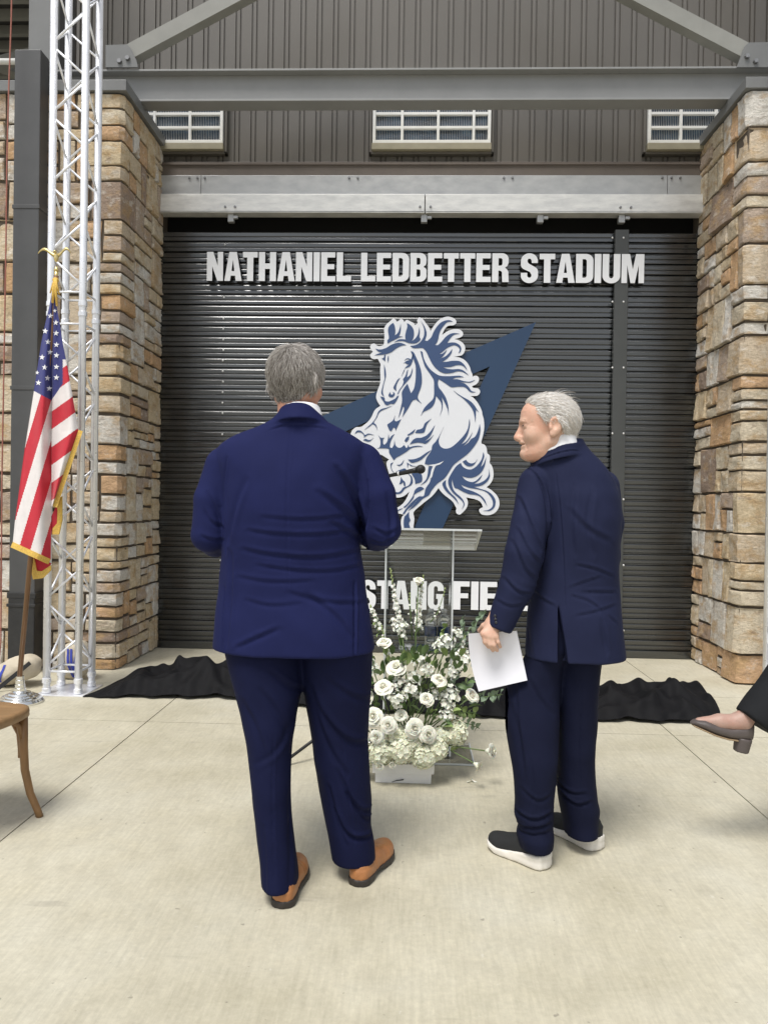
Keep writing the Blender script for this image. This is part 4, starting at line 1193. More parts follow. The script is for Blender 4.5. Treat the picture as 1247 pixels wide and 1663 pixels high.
Y = Yn+(Yf-Yn)*TT
env = np.clip(np.sin(PI*np.clip(TT, 0, 1))**.55, 0, 1)*np.interp(X, XK, HK)*np.clip((X-XK[0])/.25, 0, 1)**.6*np.clip((XK[-1]-X)/.12, 0, 1)**.5
w1 = X+.08*np.sin(Y*6.3+X*2.7)+.04*np.sin(Y*13+5*X); w2 = Y+.06*np.sin(X*5.1+1)+.03*np.sin(X*13.7)
def rdg(a_, b_, c_, p_): return (1-np.abs(np.sin(w1*a_+w2*b_+c_)))**p_
big = .5+.5*np.sin(w1*3.1+1.2*np.sin(w1*1.7)); big2 = .5+.5*np.sin(w1*6.3+2+3*w2)
f1, f2, f3, f4 = rdg(6.1, 5.2, 0, 2.2), rdg(-4.3, 8.5, 1, 2.0), rdg(11, -6, 2, 2.4), rdg(17, 15, .5, 2.0)
q2 = np.sin(w1*12-8*w2)
Z = env*(.16+.22*big+.14*big2+.42*np.maximum(f1, .8*f2)+.22*f3+.10*f4)*1.75+.005
for _ in range(5):
    for ax_ in (0, 1):
        Zp = np.pad(Z, [(2, 2) if i == ax_ else (0, 0) for i in range(2)], mode='edge')
        Z = sum(np.take(Zp, range(k, k+Z.shape[ax_]), axis=ax_) for k in range(5))/5
X = X+.03*np.sin(Y*19+X*5)*env*4; Y = Y+.03*q2*env*3
Vc = np.stack([X.ravel(), Y.ravel(), np.maximum(Z.ravel(), .004)], 1)
I, J = np.meshgrid(np.arange(nx-1), np.arange(ny-1), indexing='ij')
a = (I*ny+J).ravel(); Qc = np.stack([a, a+ny, a+ny+1, a+1], 1)
cl = fast_mesh('fallen_drape', Vc, Qc, M_black, None)
tag(cl, 'long black cloth drape crumpled along the floor before the door', 'drape')

# ================================================================== clear lectern, bottles, microphone
M_acr = bpy.data.materials.new('clear_acrylic'); M_acr.use_nodes = True
nt = M_acr.node_tree; nt.nodes.remove(nt.nodes['Principled BSDF'])
tr_ = N(nt, 'ShaderNodeBsdfTransparent'); tr_.inputs[0].default_value = (.955, .965, .96, 1)
gl_ = N(nt, 'ShaderNodeBsdfGlossy'); gl_.inputs['Roughness'].default_value = .04
fr_ = N(nt, 'ShaderNodeFresnel'); fr_.inputs[0].default_value = 1.49
ms_ = N(nt, 'ShaderNodeMixShader')
nt.links.new(fr_.outputs[0], ms_.inputs[0]); nt.links.new(tr_.outputs[0], ms_.inputs[1]); nt.links.new(gl_.outputs[0], ms_.inputs[2])
nt.links.new(ms_.outputs[0], nt.nodes['Material Output'].inputs[0])
M_acre = mat('frosted_acrylic_edge', (.66, .69, .69), .3, 0, spec=.7)
LX, LY = .045, 4.10
lec = thing('lectern', 'clear acrylic lectern with slanted top behind the flowers', 'lectern', (LX, LY, 0))
def acr(lo, hi, name, par=None, edge=True):
    """clear sheet with pale cut edges"""
    return MB().box(lo, hi, .0015).build(name, M_acr, par or lec)
def edges(segs, par, r=.004):
    mb = MB()
    for a_, b_ in segs: mb.bar(a_, b_, r, r)
    return mb.build('cut_edge', M_acre, par)
zf = at(690, 858, 4.0).z; zbk = at(690, 889, 4.34).z
hw = .315
V = []
for y_, z_ in ((-.10, zf), (.24, zbk)):
    for x_ in (-hw, hw):
        for dz in (0, -.012): V.append((x_, y_, z_+dz))
tp_ = MB().add(V, [(0, 2, 6, 4), (1, 5, 7, 3), (0, 1, 3, 2), (4, 6, 7, 5), (0, 4, 5, 1), (2, 3, 7, 6)]).build('reading_top', M_acr, lec)
edges([((-hw, -.102, zf-.006), (hw, -.102, zf-.006)), ((-hw, .242, zbk-.006), (hw, .242, zbk-.006)), ((-hw, -.10, zf-.006), (-hw, .24, zbk-.006)), ((hw, -.10, zf-.006), (hw, .24, zbk-.006))], tp_, .010)
edges([((-hw, .10, (zf+zbk)/2-.02), (hw, .10, (zf+zbk)/2-.02))], tp_, .008)
fp = acr((-.175, -.006, .02), (.175, .006, zf-.045), 'front_panel')
edges([((-.178, -.010, .02), (-.178, -.010, zf-.03)), ((.178, -.010, .02), (.178, -.010, zf-.03))], fp, .0085)
for sx in (-1, 1):
    sp = acr((sx*.175-.006, .007, .02), (sx*.175+.006, .20, zf-.07), 'side_panel')
    edges([((sx*.175, .202, .02), (sx*.175, .202, zf-.08))], sp, .006)
shz = at(700, 1052, 4.18).z
sh = acr((-.168, .008, shz-.01), (.168, .20, shz), 'shelf'); edges([((-.168, .007, shz-.005), (.168, .007, shz-.005))], sh, .008)
bs = acr((-.30, -.10, .0), (.30, .26, .014), 'base'); edges([((-.30, -.10, .007), (.30, -.10, .007)), ((.30, -.10, .007), (.30, .26, .007))], bs, .008)
from_data('notes', [(.02, .02, zf-.036), (.17, .02, zf-.034), (.17, .16, zbk+.014), (.02, .16, zbk+.012)], [(0, 1, 2, 3)], mat('paper_sheet', (.7, .68, .6), .8)).location = (LX, LY, .003)
nts = bpy.data.objects['notes']; tag(nts, 'sheet of paper lying on the clear lectern top', 'paper')
M_pet = mat('clear_bottle', (.86, .9, .93), .12, 0, spec=.6, trans=.75)
M_cap = mat('white_cap', (.8, .8, .8), .4)
M_lab = mat('blue_bottle_label', (.02, .06, .22), .4, var=.5, vscale=40)
def bottle(px, label):
    p = at(px, 1040, LY+.10)
    root = thing('water_bottle', label, 'bottle', (p.x, LY+.10, shz+.001), 0, 'water bottles on the lectern shelf')
    pr = [(.027, 0), (.031, .004), (.0315, .02), (.0295, .028), (.0315, .036), (.0315, .06), (.0315, .115), (.0325, .118), (.030, .126), (.0325, .133), (.031, .150), (.024, .172), (.0145, .185), (.0125, .192)]
    MB().lathe(pr, 20).build('body', M_pet, root, True)
    MB().lathe([(.0325, .062), (.033, .064), (.033, .112), (.0325, .114)], 20).build('label', M_lab, root, True)
    MB().lathe([(.0150, .190), (.0155, .192), (.0155, .206), (.0140, .208)], 16).build('cap', M_cap, root, True)
bottle(699, 'left of two clear water bottles with blue labels on the lectern shelf')
bottle(720, 'right of two clear water bottles with blue labels on the lectern shelf')
M_blk = mat('black_metal', (.013, .013, .014), .42, .2, spec=.5)
M_mesh = mat('microphone_mesh', (.03, .03, .032), .5, .6, bscale=400, bstr=.8, bdist=.002)
mx = Vector((-.36, 4.12, 0))
ms = thing('microphone_stand', 'black microphone on a boom stand beside the clear lectern', 'microphone stand', mx)
MB().tube([(0, 0, .20), (0, 0, 1.44)], .010, 12).build('pole', M_blk, ms, True)
tipm = at(683, 762, 4.0)-mx
bd = Vector((0, 0, 1.455)); dirm = (tipm-bd).normalized()
bm_ = MB().tube([bd-dirm*.28, bd, tipm-dirm*.17], .0075, 10).build('boom', M_blk, ms, True)
MB().ball(bd, .022, 10, 8).build('clutch', M_blk, ms, True)
mc = MB().tube([tipm-dirm*.18, tipm-dirm*.04, tipm-dirm*.02], [.009, .013, .017], 14).build('microphone', M_blk, ms, True)
MB().ball(tipm, (.025, .024, .024), 16, 10).build('grille', M_mesh, mc, True)
MB().tube([tipm-dirm*.125, tipm-dirm*.118], .0135, 12).build('ring', M_rivet, mc, True)
fe = gnd(470, 1243)-mx
for an in (0, 120, 240):
    v = Matrix.Rotation(rad(an), 3, 'Z') @ Vector((fe.x, fe.y, 0)).normalized()*.36
    MB().tube([(0, 0, .22), (v.x*.35, v.y*.35, .13), (v.x, v.y, .012)], .0085, 8).build('leg', M_blk, ms, True)
    MB().ball((v.x, v.y, .014), (.016, .016, .013), 8, 6).build('foot', M_blk, ms, True)

# ================================================================== people
def skin_mat(name, col):
    m = mat(name, col, .5, 0, bscale=150, bstr=.25, bdist=.002, sss=.06, spec=.4)
    nt = m.node_tree; b = nt.nodes['Principled BSDF']
    c = mix(nt, col, tuple(x*y for x, y in zip(col, (1.02, .84, .80))), ramp(nt, tex(nt, 14, 4, .6), [(.42, 0.0), (.66, .8)]))
    c = mix(nt, c, tuple(x*.72 for x in col), ramp(nt, tex(nt, 70, 4, .65), [(.55, 0.0), (.75, .55)]))
    c = mix(nt, c, tuple(min(1, x*1.14) for x in col), ramp(nt, tex(nt, 33, 3, .6), [(.55, 0.0), (.75, .5)]))
    nt.links.new(c, b.inputs['Base Color'])
    return m
def wool(name, col, sheen=.12):
    m = mat(name, col, .8, 0, var=.10, vscale=7, bscale=420, bstr=.15, bdist=.0015, spec=.12)
    nt = m.node_tree; b = nt.nodes['Principled BSDF']
    def rn(sc, st, de):
        t = tex(nt, sc, de, .5, st); t.node.noise_type = 'RIDGED_MULTIFRACTAL'; t.node.normalize = True; return t
    bump(nt, b, rn(2.6, (.5, .8, 1.5), 2), .55, .035)
    bump(nt, b, rn(7, (.6, 1, 1.3), 2), .22, .012)
    bump(nt, b, tex(nt, 5, 3, .5, (1, 1, .5)), .25, .03)
    return m
M_skin1 = skin_mat('ruddy_skin', (.50, .26, .18))
M_skin2 = skin_mat('fair_skin', (.60, .385, .285))
M_scalp1 = mat('grey_scalp', (.16, .145, .13), .8)
M_scalp2 = mat('pale_scalp', (.66, .57, .50), .7)
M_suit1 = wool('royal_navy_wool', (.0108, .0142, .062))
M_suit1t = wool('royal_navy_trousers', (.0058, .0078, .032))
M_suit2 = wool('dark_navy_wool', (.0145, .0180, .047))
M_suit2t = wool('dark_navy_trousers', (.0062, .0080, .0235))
M_shirt = mat('white_shirt', (.80, .80, .82), .7, bscale=300, bstr=.1)
M_tan = mat('tan_leather', (.37, .155, .055), .42, var=.18, vscale=24, bscale=90, bstr=.2, bdist=.003)
M_soleb = mat('dark_sole', (.03, .024, .02), .6, var=.3, vscale=30)
M_knit = mat('black_knit', (.011, .012, .013), .8, bscale=500, bstr=.5, bdist=.002)
M_rub = mat('white_foam_sole', (.70, .665, .60), .6, var=.10, vscale=18)
M_badge = mat('silver_badge', (.6, .6, .6), .3, .8)
def capcone(f, a, b, ra, rb, k=.01):
    a = np.array(a, float); b = np.array(b, float); ba = b-a; L = ba@ba; ln = math.sqrt(L)
    def fn(x, y, z):
        h = ((x-a[0])*ba[0]+(y-a[1])*ba[1]+(z-a[2])*ba[2])/L; hc = np.clip(h, 0, 1)
        d = np.sqrt(np.maximum((x-a[0]-h*ba[0])**2+(y-a[1]-h*ba[1])**2+(z-a[2]-h*ba[2])**2, 0))-(ra+(rb-ra)*hc)
        return np.maximum(d, np.maximum(h-1, -h)*ln)
    R_ = max(ra, rb)
    f.add(fn, np.minimum(a, b)-R_, np.maximum(a, b)+R_, k)
class Head:
    def __init__(s, O, theta, sc, pitch=0):
        s.O = Vector(O); s.s = sc
        s.F = Vector((math.cos(theta)*math.cos(pitch), math.sin(theta)*math.cos(pitch), math.sin(pitch))); s.S = s.F.cross(Vector((0, 0, 1))).normalized()
        s.U = s.S.cross(s.F)
        s.M = [list(s.S), list(s.F), list(s.U)]
    def w(s, p): return np.array(s.O+(s.S*p[0]+s.F*p[1]+s.U*p[2])*s.s)
    def loc(s, V):
        D = (V-np.array(s.O))/s.s
        return np.stack([D@np.array(s.S), D@np.array(s.F), D@np.array(s.U)], 1)
    def e(s, f, c, r, k, neg=False): f.ell(s.w(c), np.array(r)*s.s, k*s.s, s.M, neg)
    def c(s, f, a, b, ra, rb, k): f.cone(s.w(a), s.w(b), ra*s.s, rb*s.s, k*s.s)
    def build(s, f):
        s.e(f, (0, -.002, .146), (.077, .099, .089), .01)
        s.e(f, (0, .048, .160), (.056, .050, .050), .03)
        s.e(f, (0, .032, .086), (.061, .064, .084), .03)
        for q in (-1, 1):
            s.c(f, (q*.058, -.005, .062), (q*.018, .077, .018), .018, .015, .025)
            s.e(f, (q*.041, .060, .086), (.026, .028, .027), .02)
        s.e(f, (0, .030, .022), (.050, .052, .030), .03)
        s.e(f, (0, .083, .022), (.024, .021, .019), .014)
        s.e(f, (0, .084, .062), (.029, .019, .021), .014)
        s.e(f, (0, .091, .135), (.046, .016, .012), .014)
        for q in (-1, 1): s.e(f, (q*.031, .106, .1205), (.017, .013, .0085), .010, True)
        for q in (-1, 1): s.e(f, (q*.031, .084, .1205), (.014, .0125, .0105), .003)
        s.c(f, (0, .100, .121), (0, .1125, .0815), .0075, .0148, .011)
        for q in (-1, 1): s.e(f, (q*.0125, .107, .0765), (.0085, .011, .0085), .006)
        for q in (-1, 1): s.e(f, (q*.007, .112, .0675), (.0035, .006, .004), .003, True)
        s.e(f, (0, .0985, .0612), (.021, .0085, .0055), .005)
        s.e(f, (0, .0945, .0460), (.019, .0075, .0058), .005)
        s.e(f, (0, .1075, .0537), (.025, .0150, .0030), .003, True)
        for q in (-1, 1):   # smile crease
            s.e(f, (q*.021, .0945, .0560), (.011, .0115, .0028), .003, True)
            s.e(f, (q*.082, -.013, .116), (.010, .0235, .0340), .006)
            s.e(f, (q*.0950, -.011, .121), (.0140, .0140, .0220), .001, True)
            s.e(f, (q*.088, .004, .108), (.004, .005, .008), .003)
            s.e(f, (q*.083, -.004, .087), (.008, .012, .012), .005)
        s.c(f, (0, -.014, .075), (0, -.020, -.09), .052, .048, .028)
FACE = [([(.019, .106, .078), (.033, .090, .062), (.037, .080, .040)], .0045, .0030), ([(.018, .101, .1085), (.032, .097, .1055), (.047, .086, .109)], .0035, .0020), ([(.016, .100, .128), (.032, .098, .1315), (.048, .086, .127)], .003, .0018),
        ([(.047, .083, .122), (.062, .062, .128)], .0025, .0012), ([(.047, .083, .118), (.063, .060, .117)], .0025, .0012), ([(.046, .083, .114), (.061, .062, .106)], .0025, .0012),
        ([(-.04, .092, .165), (0, .101, .167), (.04, .092, .165)], .003, .0010), ([(-.04, .088, .179), (0, .098, .181), (.04, .088, .179)], .003, .0010),
        ([(.030, .080, .036), (.020, .098, .034)], .005, .0012), ([(.045, .060, .045), (.052, .040, .075)], .006, .0015), ([(.030, .075, .010), (.050, .030, .022)], .006, .0022)]
def face_lines(H, V):
    L = H.loc(V); out = np.zeros(len(V)); L = np.stack([np.abs(L[:, 0]), L[:, 1], L[:, 2]], 1)
    for pts, w, dep in FACE:
        best = np.full(len(V), 9.)
        for a, b in zip(pts[:-1], pts[1:]):
            a = np.array(a); b = np.array(b); ab = b-a; h = np.clip(((L-a)@ab)/(ab@ab), 0, 1)
            best = np.minimum(best, np.linalg.norm(L-a-h[:, None]*ab, axis=1))
        out += dep*H.s*(-np.exp(-(best/w)**2)+.45*np.exp(-((best-2*w)/w)**2))
    return out
def hand(f, wrist, kn, tips, thumb, r=.0085, pal=.016):
    """palm joins wrist and knuckles; four fingers and a thumb"""
    m = sum((np.array(k) for k in kn), np.zeros(3))/4
    for k in kn: f.cone(wrist, k, .022, .0105, .014)
    f.cone(np.array(kn[0]), np.array(kn[3]), .0105, .0095, .012)
    for i, (k, t) in enumerate(zip(kn, tips)):
        k = np.array(k); pts = [k]+[np.array(q) for q in t]
        f.chain(pts, [r*1.05]+[r*.98, r*.86, r*.78][:len(t)], .003)
    f.chain([np.array(q) for q in thumb], [r*1.45, r*1.1, r*.95][:len(thumb)], .006)
def prof(rows):
    zs, cx, cy, a, b = [], [], [], [], []
    for py, L, R_, bb, yc in rows:
        A = at(L, py, yc); B = at(R_, py, yc)
        zs.append((A.z+B.z)/2); cx.append((A.x+B.x)/2); a.append((B.x-A.x)/2); b.append(bb); cy.append(yc)
    return zs, cx, cy, a, b
P_ = lambda px, py, Y: np.array(at(px, py, Y))
def strands(name, parent, H, V, Nn, mask, comb, n, ln, cols, w=.0016, lift=.35, seed=3, org=(0, 0, 0), wild=.25):
    rng = np.random.default_rng(seed)
    L = H.loc(V); idx = np.argwhere(mask(L)).ravel()
    if len(idx) == 0: return
    ids = rng.choice(idx, n)
    P = V[ids]+rng.normal(0, .0025, (n, 3)); Nr = Nn[ids]
    length = ln*rng.uniform(.55, 1.25, n); seg = 5
    C = np.array(H.w((0, -.002, .146))); r = np.array([.077, .099, .089])*H.s
    S_, F_, U_ = (np.array(q) for q in (H.S, H.F, H.U))
    pts = [P.copy()]; wild_v = rng.normal(0, wild, (n, 3))
    p = P.copy()
    for k in range(seg):
        D = p-C; lo = np.stack([D@S_/r[0]**2, D@F_/r[1]**2, D@U_/r[2]**2], 1)
        nn = lo[:, :1]*S_+lo[:, 1:2]*F_+lo[:, 2:]*U_
        nn /= np.linalg.norm(nn, axis=1)[:, None]
        d = comb(H.loc(p)); d = d[:, :1]*S_+d[:, 1:2]*F_+d[:, 2:]*U_
        d = d/(np.linalg.norm(d, axis=1)[:, None]+1e-9)+wild_v*(.5+.5*k/seg)
        d -= nn*(d*nn).sum(1)[:, None]
        d /= np.linalg.norm(d, axis=1)[:, None]+1e-9
        p = p+(d+nn*(lift*(1-.75*k/seg)))*(length/seg)[:, None]
        pts.append(p.copy())
    m = seg+1
    Vs = np.zeros((n, m, 3, 3))
    for k in range(m):
        t = pts[min(k+1, seg)]-pts[max(k-1, 0)]; t /= np.linalg.norm(t, axis=1)[:, None]+1e-9
        a = np.cross(t, Nr); a /= np.linalg.norm(a, axis=1)[:, None]+1e-9; b = np.cross(t, a)
        wk = w*(1-.85*(k/seg)**2)*rng.uniform(.7, 1.2, n)[:, None] if k == 0 else w*(1-.85*(k/seg)**2)
        for j in range(3):
            an = 2*PI*j/3; Vs[:, k, j] = pts[k]+(a*math.cos(an)+b*math.sin(an))*wk
    base_i = (np.arange(n)*m*3)[:, None, None, None]
    kk = np.arange(seg)[None, :, None, None]; jj = np.arange(3)[None, None, :, None]
    off = np.array([[0, 0], [0, 1], [1, 1], [1, 0]])
    Q = (base_i+(kk[..., 0]+off[:, 0])[..., None].reshape(1, seg, 1, 4)*3 if False else None)
    q = []
    for k in range(seg):
        for j in range(3):
            j2 = (j+1) % 3; b0 = np.arange(n)*m*3
            q.append(np.stack([b0+k*3+j, b0+k*3+j2, b0+(k+1)*3+j2, b0+(k+1)*3+j], 1))
    Q = np.concatenate(q)
    o = fast_mesh(name, Vs.reshape(-1, 3)-np.array(org), Q, M_hair, parent)
    cc = np.array(cols)[rng.integers(0, len(cols), n)]*rng.uniform(.85, 1.15, (n, 1))
    at_ = o.data.color_attributes.new('Col', 'FLOAT_COLOR', 'POINT')
    rgba = np.ones((n, m*3, 4), np.float32); rgba[:, :, :3] = cc[:, None, :]
    at_.data.foreach_set('color', rgba.ravel())
    return o
M_hair = bpy.data.materials.new('hair'); M_hair.use_nodes = True
_nt = M_hair.node_tree; _b = _nt.nodes['Principled BSDF']
_a = _nt.nodes.new('ShaderNodeAttribute'); _a.attribute_name = 'Col'
_nt.links.new(_a.outputs['Color'], _b.inputs['Base Color']); _b.inputs['Roughness'].default_value = .5; _b.inputs['Specular IOR Level'].default_value = .35

def shoe(parent, org, heel, heading, kind):
    L = .298 if kind == 'dress' else .272
    t = np.array([0, .02, .06, .12, .25, .40, .55, .70, .82, .91, .97, 1.0])*L
    if kind == 'dress':
        w = np.array([.007, .025, .035, .039, .040, .040, .046, .052, .051, .042, .028, .007])
        h = np.array([.030, .050, .058, .062, .064, .064, .058, .048, .041, .036, .028, .012]); z0 = .026
        up, so = M_tan, M_soleb
    else:
        w = np.array([.008, .026, .034, .039, .041, .041, .046, .050, .049, .042, .030, .010])
        h = np.array([.040, .068, .076, .080, .080, .072, .058, .048, .042, .034, .026, .012]); z0 = .044
        up, so = M_knit, M_rub
    toe = lambda y: .010*np.clip((y/L-.72)/.28, 0, 1)**2
    if kind == 'dress': zb = lambda y: z0+0*y
    else: zb = lambda y: .026+.026*np.clip(1-y/(.75*L), 0, 1)
    R3 = np.array(Matrix.Rotation(heading-PI/2, 3, 'Z'))
    def place(V): return V@R3.T+np.array([heel[0], heel[1], 0])-np.array(org)
    f = Field((-.075, -.03, -.01), (.075, L+.03, .17), .005)
    def upper(x, y, z):
        ww = np.interp(y, t, w); hh = np.interp(y, t, h)
        e = (np.abs(x/ww)**2.4+np.abs(np.maximum(z-zb(y)-toe(y), 0)/hh)**2.2)**(1/2.3)
        d = (e-1)*np.minimum(ww, hh)
        return np.maximum(np.maximum(d, zb(y)-.006+toe(y)-z), np.maximum(-y, y-L))
    f.add(upper, (-.06, 0, 0), (.06, L, .14), 0)
    V, Q = f.mesh(); V = relax(V, Q, 2)
    Nn = vnormals(V, Q)
    if kind == 'dress':
        gr = np.zeros(len(V))
        gr -= .0022*np.exp(-((V[:, 1]-.30*L+.25*(V[:, 2]-.08))/.004)**2)
        gr -= .002*np.exp(-((V[:, 1]-.66*L)/.006)**2)*(V[:, 2] > .04)
        gr -= .0018*np.exp(-((V[:, 1]-.60*L)/.005)**2)*(V[:, 2] > .04)
        gr -= .0016*np.exp(-((V[:, 2]-.060)/.0035)**2)*(V[:, 1] < .3*L)
        V = V+Nn*(gr+nz(V, 60)*.0012)[:, None]
    else:
        gr = .004*np.exp(-((V[:, 2]-.088)/.008)**2)*(V[:, 1] < .12)-.002*np.exp(-((V[:, 1]-.30*L+.5*(V[:, 2]-.06))/.004)**2)
        V = V+Nn*(gr+nz(V, 50)*.001)[:, None]
    o = fast_mesh('shoe', place(V), Q, up, parent)
    f = Field((-.085, -.03, -.015), (.085, L+.04, .09), .005)
    def sole(x, y, z):
        ex = .004 if kind == 'dress' else .007+.004*np.clip(1-y/(L*.5), 0, 1)
        ww = np.interp(y, t, w)+ex
        if kind == 'dress':
            lo = np.where(y < .27*L, 0.0, np.where(y < .40*L, .014*np.clip((y/L-.27)/.03, 0, 1), .014*np.clip(1-(y/L-.42)/.18, 0, 1)+.0))+toe(y); hi = z0+toe(y)
        else:
            lo = .001+.022*np.clip((y/L-.70)/.30, 0, 1)**1.5; hi = zb(y)+.004+.002*np.sin(y*30)+toe(y)*.9
        d = np.maximum(np.abs(x)-ww, np.maximum(z-hi, lo-z))
        return np.maximum(d, np.maximum(-y-.004, y-L-.004))
    f.add(sole, (-.07, -.02, 0), (.07, L+.01, .06), 0)
    V, Q = f.mesh(); V = relax(V, Q, 3, .5)
    if kind != 'dress':
        Nn = vnormals(V, Q); V = V-Nn*(.002*np.exp(-((V[:, 2]-.030)/.003)**2))[:, None]
    V[:, 2] = np.maximum(V[:, 2], .0008)
    s = fast_mesh('sole', place(V), Q, so, o)
    if kind != 'dress':
        c = np.array([[-.0445, .135, .062]])
        mb = MB(); mb.V = []
        q = place(np.array([[-.0405, .085, .082]]))[0]
        mb.ball((0, 0, 0), (.0105, .0105, .0105), 12, 8)
        b_ = mb.build('badge', M_badge, o, True); b_.location = q; b_.scale = (.7, .7, .9)
    return o
def loft_rows(f, rows, p=2.2, k=.012, z0=None, z1=None, sm=.03):
    zs, cx, cy, a, b = prof(rows); f.loft(zs, cx, cy, a, b, p, k, z0, z1, sm)

# ------------------------------------------------------------------ the man on the left, seen from behind
m1 = thing('person', 'tall grey haired man in a royal blue suit and tan shoes seen from behind', 'person', (-.33, 2.70, 0))
o1 = np.array([-.33, 2.70, 0])
H1 = Head(P_(479, 553, 2.72)+np.array([.004, 0, -.268]), rad(68), 1.04)
f = Field((-1.0, 2.3, .03), (.35, 3.3, 2.0), .016, [(H1.w((-.11, -.13, -.02)), H1.w((.11, .14, .26)))], .0045)
# fine band is axis aligned: give the head corners
lo = np.min([H1.w((a, b, c)) for a in (-.1, .1) for b in (-.12, .14) for c in (-.02, .26)], 0); hi = np.max([H1.w((a, b, c)) for a in (-.1, .1) for b in (-.12, .14) for c in (-.02, .26)], 0)
f = Field((-.95, 2.35, .03), (.2, 3.3, 2.0), .014, [(lo, hi)], .0045)
H1.build(f)
hz = lambda px, py, Y: P_(px, py, Y)
f.cone(H1.w((0, -.02, -.06)), hz(474, 860, 2.78), .05, .10, .02)
f.cone(hz(474, 860, 2.78), hz(480, 1020, 2.78), .10, .10, .02)
f.cone(hz(420, 762, 2.76), hz(535, 760, 2.76), .06, .06, .02)
for sh_, el, wr in ((hz(368, 752, 2.74), hz(343, 868, 2.73), hz(420, 862, 3.04)), (hz(588, 748, 2.74), hz(620, 860, 2.73), hz(560, 850, 3.06))):
    f.chain([sh_, el, wr], [.045, .04, .028], .015)
    inw = 1 if sh_[0] < -.4 else -1
    kn = [wr+np.array([inw*(.055+.004*i), .02, .035-.022*i]) for i in range(4)]
    tips = [[k+np.array([inw*.035, -.012, -.004]), k+np.array([inw*.052, -.03, -.008])] for k in kn]
    hand(f, wr, kn, tips, [wr+np.array([inw*.01, .0, .03]), wr+np.array([inw*.05, -.02, .06]), wr+np.array([inw*.075, -.03, .062])], .0095)
for hp_, kn_, an_ in ((hz(430, 1030, 2.77), hz(440, 1220, 2.70), hz(455, 1432, 2.63)), (hz(545, 1030, 2.78), hz(552, 1220, 2.79), hz(578, 1400, 2.79))):
    f.chain([hp_, kn_, an_], [.06, .05, .036], .015)
V, Q = f.mesh(); V = relax(V, Q, 1); Nn = vnormals(V, Q)
def hairmask(L, front=.062, temple=.05):
    x, y, z = L.T
    line = np.interp(y, [-.12, -.075, -.045, -.03, -.012, .012, .035, .055, front, .2], [.030, .034, .048, .085, .150, .146, .122, .165, .190, .4])
    return (z > line) & (y < front) & (z > .03)
mk = hairmask(H1.loc(V))
fm = mk[Q].sum(1) >= 3
fast_mesh('body', V-o1, Q, [M_skin1, M_scalp1], m1, True, fm.astype(int))
def comb1(L):
    cr = np.array([.012, -.060, .232]); d = L-cr
    d[:, 2] -= .05; d[:, 1] *= .8
    return d
greys1 = [(.36, .33, .30), (.46, .43, .40), (.26, .235, .21), (.56, .53, .50), (.17, .15, .13), (.50, .47, .44)]
strands('hair', m1, H1, V, Nn, hairmask, comb1, 19000, .040, greys1, .0010, .42, 4, o1, .30)
# jacket
f = Field((-.95, 2.40, .70), (.2, 3.25, 1.76), .0065, [((-.56, 2.58, 1.56), (-.22, 2.84, 1.75))], .005)
rows = [(678, 452, 524, .078, 2.71), (688, 434, 538, .090, 2.715), (699, 408, 560, .098, 2.72), (711, 376, 584, .110, 2.725), (724, 356, 598, .126, 2.73), (745, 351, 600, .150, 2.74),
        (770, 356, 595, .176, 2.75), (795, 360, 591, .194, 2.757), (830, 363, 586, .204, 2.76), (880, 365, 583, .196, 2.77), (920, 361, 589, .184, 2.77), (960, 357, 594, .180, 2.765), (1030, 350, 605, .186, 2.76), (1085, 346, 611, .188, 2.755)]
zh = at(474, 1071, 2.565).z
loft_rows(f, rows, 2.35, .01, zh, None, .03)
for pts, rs in (([hz(366, 758, 2.74), hz(348, 812, 2.725), hz(341, 868, 2.725), hz(352, 876, 2.80), hz(408, 866, 3.02)], [.072, .070, .064, .063, .046]),
                ([hz(588, 752, 2.74), hz(610, 805, 2.725), hz(621, 858, 2.725), hz(612, 866, 2.80), hz(572, 854, 3.03)], [.072, .071, .065, .064, .047])):
    f.chain(pts, rs, .007)
cz = at(487, 674, 2.62).z
f.ring((at(487, 676, 2.70).x, 2.702, cz-.002), .077, .083, .027, .0065, (.04, -.22), .42, .012)
V, Q = f.mesh(); V = relax(V, Q, 2, .5); Nn = vnormals(V, Q)
